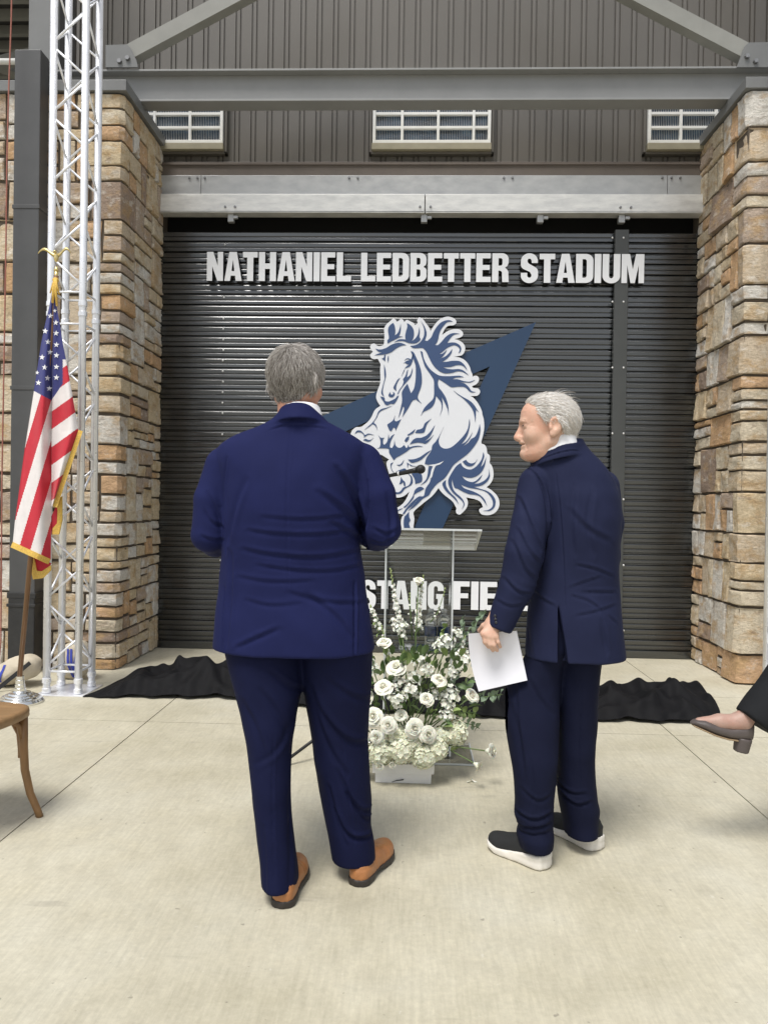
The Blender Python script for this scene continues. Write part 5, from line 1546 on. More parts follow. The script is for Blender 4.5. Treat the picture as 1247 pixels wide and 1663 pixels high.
lines = [([(471, 694), (470, 780), (469, 870), (470, 960)], .0045, .0042),
  ([(437, 696), (455, 690), (478, 688), (503, 690), (528, 695)], .005, .0055),
  ([(405, 862), (450, 868), (520, 870), (575, 862)], .010, .0055), ([(430, 840), (500, 846), (570, 838)], .010, .004),
  ([(395, 893), (450, 903), (520, 908), (578, 898)], .011, .0065), ([(420, 918), (480, 927), (540, 930), (585, 922)], .009, .005),
  ([(385, 938), (440, 946), (510, 944)], .010, .0045), ([(470, 962), (530, 980), (585, 985)], .012, .005), ([(500, 965), (545, 1000), (570, 1040)], .014, .006),
  ([(385, 1052), (420, 1035), (455, 1020)], .011, .0065), ([(400, 975), (440, 985), (490, 980)], .010, .004),
  ([(546, 760), (572, 800), (588, 850), (590, 890)], .014, .011), ([(585, 742), (596, 790), (594, 850), (588, 895)], .007, .009),
  ([(365, 742), (357, 790), (358, 850), (362, 900)], .007, .009), ([(520, 800), (560, 830), (590, 870)], .016, .008), ([(540, 850), (575, 872), (590, 890)], .012, .007),
  ([(400, 780), (378, 830), (366, 880)], .016, .007), ([(372, 900), (372, 960), (366, 1050)], .012, .006),
  ([(574, 948), (575, 1000), (575, 1072)], .0045, .010), ([(359, 955), (357, 1010), (358, 1066)], .0045, .008),
  ([(628, 800), (638, 850), (628, 885)], .011, .007), ([(606, 860), (630, 872), (642, 862)], .009, .007), ([(600, 880), (620, 888), (638, 876)], .008, .006),
  ([(325, 830), (335, 850), (355, 858)], .009, .006), ([(320, 872), (338, 880), (356, 878)], .008, .006), ([(330, 800), (345, 830), (352, 860)], .010, .006)]
V = V+Nn*(fold(V, Nn, lines, 2.60)+.0028*nz(V, 13)+.0015*nz(V, 31, 2))[:, None]
V = relax(V, Q, 1, .3)
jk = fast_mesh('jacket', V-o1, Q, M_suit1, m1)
f = Field((-.56, 2.56, 1.5), (-.20, 2.86, 1.80), .004)
f.ring((at(489, 672, 2.70).x, 2.702, cz+.008), .070, .0745, .024, .0035, (.06, -.20), .3, 0)
V, Q = f.mesh(); fast_mesh('shirt_collar', V-o1, Q, M_shirt, m1)
# trousers
f = Field((-.75, 2.45, .04), (.05, 3.05, .98), .0065)
LL = [(1040, 362, 492, .135, 2.745), (1100, 376, 492, .125, 2.73), (1150, 390, 484, .115, 2.71), (1200, 401, 476, .105, 2.69), (1250, 407, 472, .098, 2.67), (1300, 411, 472, .09, 2.655), (1350, 418, 476, .092, 2.64), (1400, 425, 482, .108, 2.632), (1428, 428, 485, .122, 2.632)]
RR_ = [(1040, 488, 606, .135, 2.76), (1100, 492, 603, .125, 2.765), (1150, 498, 600, .115, 2.77), (1200, 507, 598, .105, 2.78), (1250, 514, 600, .10, 2.785), (1300, 522, 604, .096, 2.785), (1340, 530, 602, .092, 2.785), (1370, 536, 608, .094, 2.785), (1394, 541, 610, .092, 2.785)]
loft_rows(f, LL, 2.1, .01, None, None, .03); loft_rows(f, RR_, 2.1, .022, None, None, .03)
V, Q = f.mesh(); V = relax(V, Q, 2, .5); Nn = vnormals(V, Q)
lines = [([(500, 1120), (520, 1170), (560, 1215), (596, 1225)], .018, .008), ([(505, 1150), (525, 1215), (560, 1270)], .016, .006), ([(530, 1105), (565, 1135), (598, 1150)], .016, .005),
  ([(545, 1260), (575, 1330), (605, 1345)], .010, .008), ([(540, 1330), (560, 1375), (600, 1385)], .010, .011), ([(560, 1300), (588, 1350), (606, 1362)], .009, .008), ([(530, 1290), (545, 1350), (560, 1390)], .010, .007),
  ([(395, 1140), (420, 1180), (440, 1240)], .016, .005), ([(476, 1170), (455, 1215), (420, 1235)], .014, .004), ([(425, 1120), (455, 1160), (474, 1210)], .016, .005), ([(440, 1090), (470, 1120), (486, 1130)], .013, .006),
  ([(447, 1190), (446, 1300), (456, 1420)], .005, .0035), ([(552, 1190), (560, 1280), (574, 1390)], .005, .003), ([(432, 1330), (438, 1380), (440, 1425)], .010, .004), ([(470, 1290), (474, 1350), (476, 1420)], .009, .004)]
V = V+Nn*(fold(V, Nn, lines, 2.62)+.0025*nz(V, 15, 1)+.0012*nz(V, 34, 5))[:, None]
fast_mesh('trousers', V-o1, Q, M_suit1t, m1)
shoe(m1, o1, gnd(457, 1477), rad(88), 'dress')
shoe(m1, o1, gnd(578, 1441), rad(71), 'dress')

# ------------------------------------------------------------------ the man on the right, face in profile
m2 = thing('person', 'white haired man in dark navy suit smiling in profile and holding paper', 'person', (.66, 3.0, 0))
o2 = np.array([.66, 3.0, 0])
H2 = Head(P_(891.5, 747.5, 3.0), rad(174), 1.08)
bx = [H2.w((a, b, c)) for a in (-.1, .1) for b in (-.12, .14) for c in (-.02, .26)]
hb = (P_(775, 1000, 2.86), P_(822, 1062, 2.86)); hlo = np.minimum(*hb)-np.array([0, .0, 0]); hhi = np.maximum(*hb)+np.array([0, .14, 0])
f = Field((.25, 2.7, .03), (1.15, 3.55, 1.85), .016, [(np.min(bx, 0), np.max(bx, 0)), (hlo, hhi)], .0042)
H2.build(f)
f.cone(H2.w((0, -.02, -.05)), hz(935, 850, 3.06), .05, .09, .02)
f.cone(hz(935, 850, 3.06), hz(930, 1040, 3.06), .09, .09, .02)
f.cone(hz(900, 790, 3.05), hz(960, 790, 3.06), .055, .055, .02)
wr = P_(799, 1014, 2.925)
f.chain([hz(880, 800, 3.01), hz(852, 900, 2.935), wr], [.045, .04, .026], .015)
f.chain([hz(970, 800, 3.08), hz(978, 895, 3.11), hz(955, 900, 3.36)], [.042, .038, .027], .015)
kn = [P_(784.5, 1029, 2.893), P_(791, 1033, 2.889), P_(798, 1035.5, 2.890), P_(805, 1034, 2.896)]
tips = [[P_(787, 1043, 2.887), P_(793, 1051, 2.905)], [P_(794.5, 1047, 2.882), P_(800, 1056.5, 2.902)], [P_(802, 1048, 2.883), P_(807, 1056.5, 2.903)], [P_(808.5, 1043, 2.890), P_(812, 1050.5, 2.906)]]
hand(f, wr, kn, tips, [P_(785, 1016, 2.93), P_(779, 1024, 2.952), P_(784, 1036, 2.962)], .0082)
w2_ = hz(955, 905, 3.36)
kn2 = [w2_+np.array([-.05-.004*i, .03, .03-.02*i]) for i in range(4)]
hand(f, w2_, kn2, [[k+np.array([-.03, .012, -.01]), k+np.array([-.045, .0, -.03])] for k in kn2], [w2_+np.array([-.02, 0, .03]), w2_+np.array([-.05, -.01, .05])], .0085)
for hp_, kn_, an_ in ((hz(885, 1040, 3.04), hz(866, 1220, 2.96), hz(868, 1362, 2.95)), (hz(940, 1040, 3.07), hz(938, 1220, 3.06), hz(942, 1345, 3.08))):
    f.chain([hp_, kn_, an_], [.055, .05, .034], .015)
V, Q = f.mesh(); V = relax(V, Q, 1, .3); Nn = vnormals(V, Q)
V = V+Nn*face_lines(H2, V)[:, None]; Nn = vnormals(V, Q)
def hairmask2(L):
    x, y, z = L.T
    line = np.interp(y, [-.12, -.085, -.055, -.038, -.012, .012, .030, .046, .060, .080, .095, .2], [.046, .052, .068, .110, .150, .147, .138, .160, .192, .202, .210, .5])
    return (z > line) & (y < .092)
mk = hairmask2(H2.loc(V)); fm = mk[Q].sum(1) >= 3
fast_mesh('body', V-o2, Q, [M_skin2, M_scalp2], m2, True, fm.astype(int))
def comb2(L):
    x, y, z = L.T
    d = np.zeros_like(L); d[:, 1] = -.55; d[:, 2] = -.75*np.clip((.21-z)/.08, 0, 1)+.12; d[:, 0] = np.sign(x)*.5*np.clip((z-.17)/.05, 0, 1)
    return d
greys2 = [(.80, .77, .73), (.86, .84, .81), (.70, .65, .59), (.90, .89, .87), (.58, .52, .45), (.78, .74, .69)]
strands('hair', m2, H2, V, Nn, hairmask2, comb2, 17000, .034, greys2, .0009, .28, 5, o2, .30)
def wisps(L): return hairmask2(L) & (L[:, 2] > .218) & (L[:, 1] < .0)
strands('hair_wisps', m2, H2, V, Nn, wisps, comb2, 40, .05, greys2, .0005, .9, 8, o2, .6)
# brows and eyes
eb = MB()
for q in (-1, 1):
    for i in range(14):
        t = i/13; a = H2.w((q*(.014+.032*t), .1065-.016*t*t, .1335+.006*math.sin(t*2.4))); b_ = a+np.array(H2.U)*.004-np.array(H2.F)*.003+np.array(H2.S)*q*.006
        eb.tube([a-o2, b_-o2], [.0014, .0004], 5)
eb.build('eyebrows', mat('pale_brow', (.55, .46, .37), .7), m2)
ey = MB()
for q in (-1, 1):
    c = Vector(H2.w((q*.031, .0948, .1205)))-Vector(o2)
    ey.tube([c-H2.S*.009+H2.U*.0006, c+H2.F*.0015, c+H2.S*.009-H2.U*.0004-H2.F*.003], [.0012, .0026, .001], 8)
ey.build('eyes', mat('dark_eye', (.03, .02, .018), .2), m2)
# teeth of the half open smile
tt = MB(); c0_ = Vector(H2.w((0, .0905, .0535)))-Vector(o2)
tt.tube([c0_-H2.S*.016*1.1-H2.F*.007, c0_-H2.S*.008, c0_, c0_+H2.S*.008, c0_+H2.S*.016*1.1-H2.F*.007], .0022, 8)
tt.build('teeth', mat('teeth', (.62, .56, .46), .3), m2)
# jacket
f = Field((.22, 2.70, .66), (1.15, 3.55, 1.72), .0065, [((.48, 2.88, 1.44), (.82, 3.16, 1.70))], .0036)
rows = [(714, 893, 944, .070, 3.035), (719, 886, 947, .077, 3.045), (726, 874, 950, .088, 3.045), (738, 864, 961, .102, 3.04), (750, 860, 974, .117, 3.04), (768, 862, 989, .130, 3.04), (786, 865, 998, .138, 3.04), (805, 868, 1003, .162, 3.045), (840, 874, 1005, .176, 3.05),
        (900, 871, 1002, .166, 3.05), (950, 863, 1002, .160, 3.05), (1000, 857, 1006, .164, 3.045), (1050, 853, 1012, .170, 3.045), (1095, 850, 1016, .170, 3.045)]
zh = at(925, 1080, 2.875).z
loft_rows(f, rows, 2.3, .01, zh, None, .03)
f.chain([hz(872, 786, 3.0), hz(861, 850, 2.95), hz(852, 900, 2.925), hz(839, 952, 2.925)], [.072, .072, .074, .066], .007)
capcone(f, hz(843, 940, 2.925), hz(809, 1021, 2.925), .068, .050, .01)
f.chain([hz(978, 790, 3.075), hz(985, 850, 3.10), hz(982, 905, 3.12), hz(958, 900, 3.34)], [.066, .062, .058, .045], .02)
nc = H2.w((0, -.028, -.01)); cz = at(915, 722, 2.95).z
f.ring((nc[0]+.004, nc[1]+.004, cz-.036), .0835, .0815, .021, .0055, (.24, -.10), .22, .014)
f.sub(lambda x, y, z: np.maximum(np.sqrt((x-(vx0+(vx1-vx0)*np.clip((vz0-z)/(vz0-vz1), 0, 1)))**2)-.001-.016*np.clip((vz0-z)/(vz0-vz1), 0, 1), np.maximum(z-vz0, y-2.935)),
      (at(895, 985, 2.88).x, 2.8, .7), (at(935, 985, 2.88).x, 2.95, at(908, 985, 2.88).z), .004) if not ((vx0 := at(908, 985, 2.885).x, vx1 := at(915, 1080, 2.875).x, vz0 := at(908, 985, 2.885).z, vz1 := at(915, 1080, 2.875).z) is None) else None
V, Q = f.mesh(); V = relax(V, Q, 2, .5); Nn = vnormals(V, Q)
lines = [([(862, 756), (880, 780), (891, 820), (891, 880)], .007, .010), ([(893, 850), (889, 890), (880, 930)], .010, .012), ([(905, 770), (912, 850), (917, 940), (917, 985)], .005, .003),
  ([(878, 746), (905, 735), (930, 730), (944, 731)], .0035, .004),
  ([(935, 918), (965, 923), (1000, 938)], .007, .0055), ([(945, 962), (975, 962), (1004, 964)], .007, .006), ([(925, 955), (950, 945), (975, 938)], .007, .004), ([(928, 968), (955, 975), (975, 990)], .007, .005),
  ([(935, 1000), (970, 993), (1003, 985)], .008, .0045), ([(990, 1002), (1005, 1015)], .007, .004), ([(925, 830), (950, 860), (990, 880)], .016, .005), ([(960, 800), (950, 850), (960, 900)], .016, .005), ([(930, 790), (925, 850), (930, 900)], .018, .005),
  ([(846, 810), (862, 860), (880, 895)], .011, .009), ([(840, 860), (855, 895), (876, 915)], .010, .007), ([(832, 880), (848, 925), (868, 940)], .010, .007), ([(818, 940), (838, 962), (862, 965)], .009, .007), ([(806, 975), (825, 985), (848, 982)], .008, .005),
  ([(868, 955), (880, 975), (900, 985)], .009, .005), ([(866, 985), (862, 1030), (868, 1075)], .012, .005), ([(975, 1010), (985, 1060)], .014, .006)]
V = V+Nn*(fold(V, Nn, lines, 2.89)+.0026*nz(V, 13, 7)+.0014*nz(V, 31, 9))[:, None]
V = relax(V, Q, 1, .3)
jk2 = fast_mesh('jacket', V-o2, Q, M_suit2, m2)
for i in range(3):
    p = at(803.5+.9*i, 1000+5.5*i, 2.878)
    b_ = MB().ball((0, 0, 0), (.0055, .003, .0055), 10, 6).build('cuff_button', mat('cuff_button', (.03, .03, .035), .3) if i == 0 else bpy.data.materials['cuff_button'], jk2, True); b_.location = Vector(p)-Vector(o2)
f = Field((nc[0]-.14, nc[1]-.14, 1.42), (nc[0]+.14, nc[1]+.14, 1.76), .003)
f.ring((nc[0]-.002, nc[1]+.002, cz+.004), .0715, .069, .023, .003, (.25, -.10), .26, 0)
V, Q = f.mesh(); fast_mesh('shirt_collar', V-o2, Q, M_shirt, m2)
# trousers
f = Field((.38, 2.75, .03), (1.05, 3.35, 1.02), .0065)
LL = [(1010, 872, 930, .115, 3.05), (1050, 862, 925, .12, 3.04), (1080, 845, 914, .105, 3.035), (1105, 826, 911, .105, 3.03), (1130, 818, 909, .103, 3.018), (1180, 821, 907, .10, 2.99), (1230, 828, 905, .098, 2.965), (1270, 834, 901, .093, 2.955), (1300, 836, 898, .09, 2.95), (1322, 835, 898, .092, 2.945), (1340, 842, 897, .088, 2.945), (1354, 838, 899, .104, 2.945), (1372, 842, 897, .100, 2.945)]
RR_ = [(1010, 900, 985, .125, 3.06), (1055, 902, 976, .130, 3.06), (1130, 904, 970, .115, 3.06), (1180, 905, 967, .105, 3.065), (1230, 904, 965, .098, 3.07), (1270, 904, 965, .095, 3.07), (1295, 907, 968, .095, 3.07), (1312, 910, 972, .098, 3.075), (1330, 913, 970, .10, 3.08), (1350, 915, 970, .11, 3.085)]
loft_rows(f, LL, 2.2, .008, None, None, .012); loft_rows(f, RR_, 2.2, .010, None, None, .012)
V, Q = f.mesh(); V = relax(V, Q, 2, .5); Nn = vnormals(V, Q)
lines = [([(838, 1320), (865, 1328), (896, 1318)], .008, .010), ([(845, 1342), (870, 1338), (895, 1334)], .007, .008), ([(842, 1352), (862, 1350), (890, 1346)], .006, .007), ([(912, 1300), (940, 1325), (968, 1318)], .008, .010), ([(908, 1285), (930, 1305), (960, 1303)], .008, .007),
  ([(862, 1110), (878, 1140), (900, 1165)], .014, .005), ([(832, 1150), (845, 1200), (850, 1250)], .013, .004), ([(860, 1230), (866, 1280), (860, 1310)], .008, .004), ([(948, 1120), (947, 1220), (950, 1290)], .006, .004), ([(840, 1100), (842, 1180), (850, 1260)], .010, .004), ([(846, 1280), (870, 1300), (893, 1290)], .009, .005)]
V = V+Nn*(fold(V, Nn, lines, 2.89)+.0025*nz(V, 15, 3)+.0012*nz(V, 34, 6))[:, None]
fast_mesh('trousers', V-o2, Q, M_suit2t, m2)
shoe(m2, o2, gnd(889, 1412), rad(135), 'sneaker')
shoe(m2, o2, gnd(972, 1382), rad(122), 'sneaker')
# the papers in his hand
pp = thing('paper_sheaf', 'sheaf of white paper held in the hand of the white haired man', 'paper', P_(805, 1070, 2.93))
M_paper = mat('white_paper', (.72, .72, .77), .75, bscale=30, bstr=.05)
po = np.array(pp.location)
for s_ in range(3):
    nu, nv = 14, 16; V = []
    for j in range(nv+1):
        for i in range(nu+1):
            u, v = i/nu, j/nv
            x = (760+78*u)*(1-v)+(777+78*u)*v+4*math.sin(v*PI)*(1-u)*-1+s_*.5; y = (1029-4.5*u)*(1-v)+(1123-18*u)*v
            Yp = 2.926+.018*math.sin(v*PI*.9)-.012*v+.012*(1-u)*v+s_*.002
            V.append(np.array(at(x, y, Yp))-po)
    Fq = [(j*(nu+1)+i, j*(nu+1)+i+1, (j+1)*(nu+1)+i+1, (j+1)*(nu+1)+i) for j in range(nv) for i in range(nu)]
    from_data('sheet', V, Fq, M_paper, pp, True)

# ------------------------------------------------------------------ seated woman at the right edge: only her foot is in view
m3 = thing('person', 'seated person in dark trousers with crossed leg and grey block heel shoe at right edge', 'person', (2.02, 3.16, 0))
o3 = np.array([2.02, 3.16, 0])
A3 = np.array([1.318, 3.10, .520]); K3 = np.array([1.63, 3.13, .84]); HP = np.array([2.02, 3.20, .60])
M_skin3 = skin_mat('pink_skin', (.40, .265, .215)); M_tr3 = wool('charcoal_trousers', (.016, .017, .019)); M_top3 = wool('black_top', (.012, .012, .013)); M_pump = mat('grey_brown_leather', (.085, .07, .066), .5, var=.12, vscale=20, bscale=160, bstr=.15)
f = Field((1.0, 2.8, -.02), (2.5, 3.65, 1.55), .016, [((1.1, 3.03, .42), (1.42, 3.17, .64))], .006)
f.chain([HP+np.array([0, -.07, .06]), K3+np.array([.03, 0, -.03]), A3+np.array([.05, 0, .03]), A3], [.065, .045, .031, .031], .015)
toe3 = P_(1126, 1172, 3.10); heel3 = P_(1217, 1178, 3.10)
f.chain([A3+np.array([.012, 0, -.012]), A3*.55+toe3*.45+np.array([0, 0, -.006]), toe3+np.array([.02, 0, .002])], [.034, .030, .016], .015)
f.cone(A3, heel3+np.array([-.02, 0, .02]), .030, .026, .012)
f.chain([HP+np.array([0, .09, 0]), np.array([1.66, 3.27, .52]), np.array([1.80, 3.28, .10]), np.array([1.70, 3.28, .04])], [.075, .055, .035, .025], .02)
f.cone(HP, HP+np.array([.04, 0, .48]), .14, .13, .05); f.cone(HP+np.array([.04, -.14, .42]), HP+np.array([.04, .14, .42]), .06, .06, .05)
H3 = Head(HP+np.array([.0, 0, .60]), rad(180), .98); H3.build(f)
for sy in (-1, 1):
    w3 = np.array([1.72, 3.15+sy*.05, .87]); f.chain([HP+np.array([.04, sy*.17, .42]), HP+np.array([-.02, sy*.21, .17]), w3], [.05, .04, .026], .02)
    k3 = [w3+np.array([-.06, .012*(i-1.5)*1.6, .0]) for i in range(4)]
    hand(f, w3, k3, [[k+np.array([-.035, 0, -.012]), k+np.array([-.05, 0, -.03])] for k in k3], [w3+np.array([-.02, -sy*.03, 0]), w3+np.array([-.06, -sy*.05, -.01])], .0085)
V, Q = f.mesh(); V = relax(V, Q, 1)
fast_mesh('body', V-o3, Q, M_skin3, m3)
f = Field((1.1, 2.8, .05), (2.35, 3.6, .95), .010)
e1, e2 = P_(1199, 1148, 3.10), P_(1246, 1197, 3.10); mid = (e1+e2)/2; dr_ = (K3-A3)/np.linalg.norm(K3-A3)
capcone(f, mid, K3, .080, .085, .02); f.cone(K3, HP+np.array([0, -.07, .06]), .085, .105, .03)
f.cone(HP+np.array([0, .09, 0]), np.array([1.66, 3.27, .52]), .105, .08, .03); capcone(f, np.array([1.66, 3.27, .54]), np.array([1.80, 3.28, .12]), .082, .075, .03); f.ell(HP, (.17, .2, .14), .04)
V, Q = f.mesh(); V = relax(V, Q, 2); Nn = vnormals(V, Q); V = V+Nn*(.004*nz(V, 22, 3))[:, None]
fast_mesh('trousers', V-o3, Q, M_tr3, m3)
f = Field((1.65, 2.85, .5), (2.35, 3.6, 1.25), .012)
f.cone(HP+np.array([.01, 0, .08]), HP+np.array([.04, 0, .46]), .165, .145, .05); f.cone(HP+np.array([.04, -.15, .42]), HP+np.array([.04, .15, .42]), .075, .075, .05)
for sy in (-1, 1): f.chain([HP+np.array([.04, sy*.17, .42]), HP+np.array([-.02, sy*.21, .17]), np.array([1.78, 3.15+sy*.06, .86])], [.066, .055, .042], .02)
V, Q = f.mesh(); fast_mesh('top', relax(V, Q, 1)-o3, Q, M_top3, m3)
def pump(toe, heel, topc, side):
    """block heel court shoe along the line heel -> toe in the picture plane"""
    f = Field((1.08, 3.02, .33), (1.45, 3.18, .60), .0045)
    t0, h0 = toe, heel
    ax = (t0-h0); L = np.linalg.norm(ax); ax /= L; up = np.array([-ax[2], 0, ax[0]])*(1 if ax[0] < 0 else -1)
    if up[2] < 0: up = -up
    def loc(x, y, z): return ((x-h0[0])*ax[0]+(z-h0[2])*ax[2], y-h0[1], (x-h0[0])*up[0]+(z-h0[2])*up[2])
    def fn(x, y, z):
        s_, v, u = loc(x, y, z); q = s_/L
        w = np.interp(q, [-.06, 0, .1, .3, .55, .75, .9, 1.0, 1.03], [.004, .022, .031, .031, .037, .042, .032, .014, .003])
        lo = np.interp(q, [-.06, 0, .2, .4, .6, .8, 1.0], [-.052, -.055, -.053, -.050, -.040, -.024, -.010])
        hi = np.interp(q, [-.06, 0, .15, .35, .6, .8, .95, 1.03], [.014, .018, .004, -.008, .000, .012, .008, -.006])
        e = (np.abs(v/w)**2.4+np.abs((u-(lo+hi)/2)/np.maximum((hi-lo)/2, .003))**2.6)**(1/2.5)
        return np.maximum((e-1)*np.minimum(w, np.maximum((hi-lo)/2, .004)), np.maximum(-.05-q, q-1.02)*L)
    f.add(fn, np.minimum(t0, h0)-.06, np.maximum(t0, h0)+.06, 0)
    V, Q = f.mesh(); o = fast_mesh('shoe', relax(V, Q, 2)-o3, Q, M_pump, m3)
    g0 = Field((1.08, 3.02, .30), (1.45, 3.18, .60), .0045)
    a = h0+ax*.026-up*.046; b = a-up*.058+ax*.006
    capcone(g0, a, b, .034, .029, 0)
    V, Q = g0.mesh(); fast_mesh('heel_block', relax(V, Q, 2, .4)-o3, Q, M_pump, o)
    g0 = Field((1.08, 3.02, .33), (1.45, 3.18, .60), .0045)
    def sol(x, y, z):
        s_, v, u = loc(x, y, z); q = s_/L
        w = np.interp(q, [.2, .3, .55, .75, .9, 1.0], [.026, .028, .035, .040, .030, .012])
        lo = np.interp(q, [.2, .4, .6, .8, 1.0], [-.056, -.053, -.043, -.027, -.013])
        return np.maximum(np.maximum(np.abs(v)-w, np.abs(u-lo)-.0035), np.maximum(.22-q, q-.98)*L)
    g0.add(sol, np.minimum(t0, h0)-.06, np.maximum(t0, h0)+.06, 0)
    V, Q = g0.mesh(); fast_mesh('sole', relax(V, Q, 1)-o3, Q, mat('tan_sole', (.27, .19, .11), .6), o)
pump(P_(1122, 1171, 3.10), P_(1219, 1180, 3.10), None, 1)
bentwood('brown bentwood chair under the seated person past the right edge', (2.05, 3.2, 0), PI, 'bentwood chairs')

# ================================================================== flower arrangement
def petal_mat(name, col, col2, rough=.6):
    m = bpy.data.materials.new(name); m.use_nodes = True
    nt = m.node_tree; b = nt.nodes['Principled BSDF']
    nt.links.new(ramp(nt, tex(nt, 35, 4, .6), [(.3, col), (.7, col2)]), b.inputs['Base Color'])
    b.inputs['Roughness'].default_value = rough; b.inputs['Specular IOR Level'].default_value = .3
    b.inputs['Subsurface Weight'].default_value = .15; b.inputs['Subsurface Scale'].default_value = .01
    return m
M_rose = petal_mat('cream_rose', (.78, .75, .60), (.86, .85, .77))
M_hyd = petal_mat('pale_hydrangea', (.70, .70, .48), (.83, .83, .70))
M_stock = petal_mat('white_stock', (.78, .78, .66), (.87, .87, .81))
M_leaf = mat('green_leaf', (.10, .165, .055), .5, var=.4, vscale=18)
M_leaf2 = mat('light_green_leaf', (.24, .33, .11), .5, var=.3, vscale=18)
M_euc = mat('eucalyptus_leaf', (.21, .285, .19), .6, var=.25, vscale=15)
M_stem = mat('green_stem', (.12, .18, .06), .6)
M_bud = mat('green_bud', (.30, .36, .14), .6)
M_pot = mat('white_box', (.76, .76, .75), .45, var=.04, vscale=6)
fc0 = Vector((at(655, 1250, 3.85).x, 3.86, 0))
fa = thing('flower_arrangement', 'white rose and hydrangea arrangement with greenery in a white box', 'flowers', fc0)
rngf = random.Random(5)
pw = .142
bx_ = MB()
pr = [(pw*.93, 0, 0), (pw*.95, .002, .0), (pw*.96, .048, 0), (pw*1.04, .052, 0), (pw*1.06, .098, 0), (pw*1.03, .10, 0), (pw*1.0, .085, 0)]
V = []
for w, z, _ in pr: V += [(-w, -w, z), (w, -w, z), (w, w, z), (-w, w, z)]
bx_.add(V, [(i*4+k, i*4+(k+1) % 4, (i+1)*4+(k+1) % 4, (i+1)*4+k) for i in range(len(pr)-1) for k in range(4)]+[(3, 2, 1, 0), tuple((len(pr)-1)*4+k for k in range(4))])
bx_.build('box', M_pot, fa)
from_data('ribbon_end', [(-.055, -pw*.97-.004, .006), (-.03, -pw*.97-.006, .014), (0, -pw*.97-.005, .018), (.004, -pw*.97-.005, .024), (-.03, -pw*.97-.006, .019), (-.055, -pw*.97-.004, .009)], [(0, 1, 4, 5), (1, 2, 3, 4)], M_blk, fa)
def petal(mb, phi, hw, r0, r1, h, curl, cup, n=5, m=5, wob=0.0, z0=0.0):
    V = []
    for j in range(m+1):
        v = j/m
        for i in range(n+1):
            u = -1+2*i/n
            wd = hw*(math.sin(min(1, .18+v*.95)*PI*.55)**.8)*(1-.25*max(0, v-.8)/.2*u*u)
            a = phi+u*wd
            rr = r0+(r1-r0)*v**.75-cup*u*u*.0+curl*max(0, v-.68)**2*9
            z = z0+h*math.sin(v*PI*.5)*(1-.10*u*u)-curl*max(0, v-.72)**2*10+wob*math.sin(3*u+phi*5)*v
            V.append((rr*math.cos(a), rr*math.sin(a), z))
    mb.add(V, [(j*(n+1)+i, j*(n+1)+i+1, (j+1)*(n+1)+i+1, (j+1)*(n+1)+i) for j in range(m) for i in range(n)])
def make_rose(seed, openn):
    rg = random.Random(seed); mb = MB()
    mb.ball((0, 0, .036), (.0115, .0115, .0185), 8, 6)
    for k in range(3): petal(mb, k*2.1, 1.5, .003, .007+.001*k, .056, -.0015, .2, wob=.001)
    for lay, (n, r, h, hw, curl) in enumerate(((3, .012, .056, 1.6, .000), (3, .017, .055, 1.45, .002), (4, .023, .052, 1.2, .005), (4, .029, .050, 1.15, .007), (5, .034, .047, 1.05, .010), (5, .039, .042, .95, .014))):
        if lay > openn: break
        for k in range(n):
            petal(mb, 2*PI*(k+rg.uniform(-.12, .12))/n+lay*.7, hw*rg.uniform(.9, 1.1), .006, r*rg.uniform(.92, 1.08), h*rg.uniform(.93, 1.06), curl*rg.uniform(.6, 1.4), .2, wob=.002)
    return mb
def make_floret(mb, c, ax, r, n=4, rg=rngf):
    ax = Vector(ax).normalized(); a = ax.orthogonal().normalized(); b = ax.cross(a); o0 = rg.uniform(0, 6)
    for k in range(n):
        t = o0+2*PI*k/n
        d = a*math.cos(t)+b*math.sin(t); s_ = ax.cross(d)
        w = r*.52
        P = [c, c+d*r*.5+s_*w+ax*r*.10, c+d*r+ax*r*.22*rg.uniform(.3, 1.6), c+d*r*.5-s_*w+ax*r*.10]
        mid = c+d*r*.55+ax*r*.02
        mb.add([P[0], P[1], P[2], P[3], mid], [(0, 1, 4), (1, 2, 4), (2, 3, 4), (3, 0, 4)])
def aim(o, p, axis, s_, roll=0.0):
    o.location = Vector(p)-fc0
    o.rotation_mode = 'QUATERNION'; o.rotation_quaternion = Vector(axis).to_track_quat('Z', 'Y') @ Matrix.Rotation(roll, 4, 'Z').to_quaternion()
    o.scale = (s_, s_, s_)
ctr = Vector(at(655, 1150, 3.95))
def outward(p, up=.35): return ((Vector(p)-ctr).normalized()*.85+Vector((0, -.55, up+.2))).normalized()
def q8(x, y, Y): return Vector(at(560+x/3.617, 840+y/3.617, Y))
proto = {}
def inst(key, name, build, m, smooth=True):
    if key not in proto:
        o = build().build(name, m, fa, smooth); proto[key] = o; return o
    return share(proto[key], fa, name=name)
stems = MB()
base_pt = Vector((fc0.x, fc0.y, .10))
def stem_to(p, r=.0028, bend=.3, frm=None):
    a = Vector(frm) if frm is not None else base_pt+Vector((rngf.uniform(-.08, .08), rngf.uniform(-.08, .08), 0))
    m = a.lerp(p, .5)+Vector((0, 0, .04*bend))
    return MB().tube([a-fc0, a.lerp(m, .5)-fc0, m-fc0, m.lerp(p, .5)-fc0, Vector(p)-fc0], r, 6).build('stem', M_stem, fa, True)
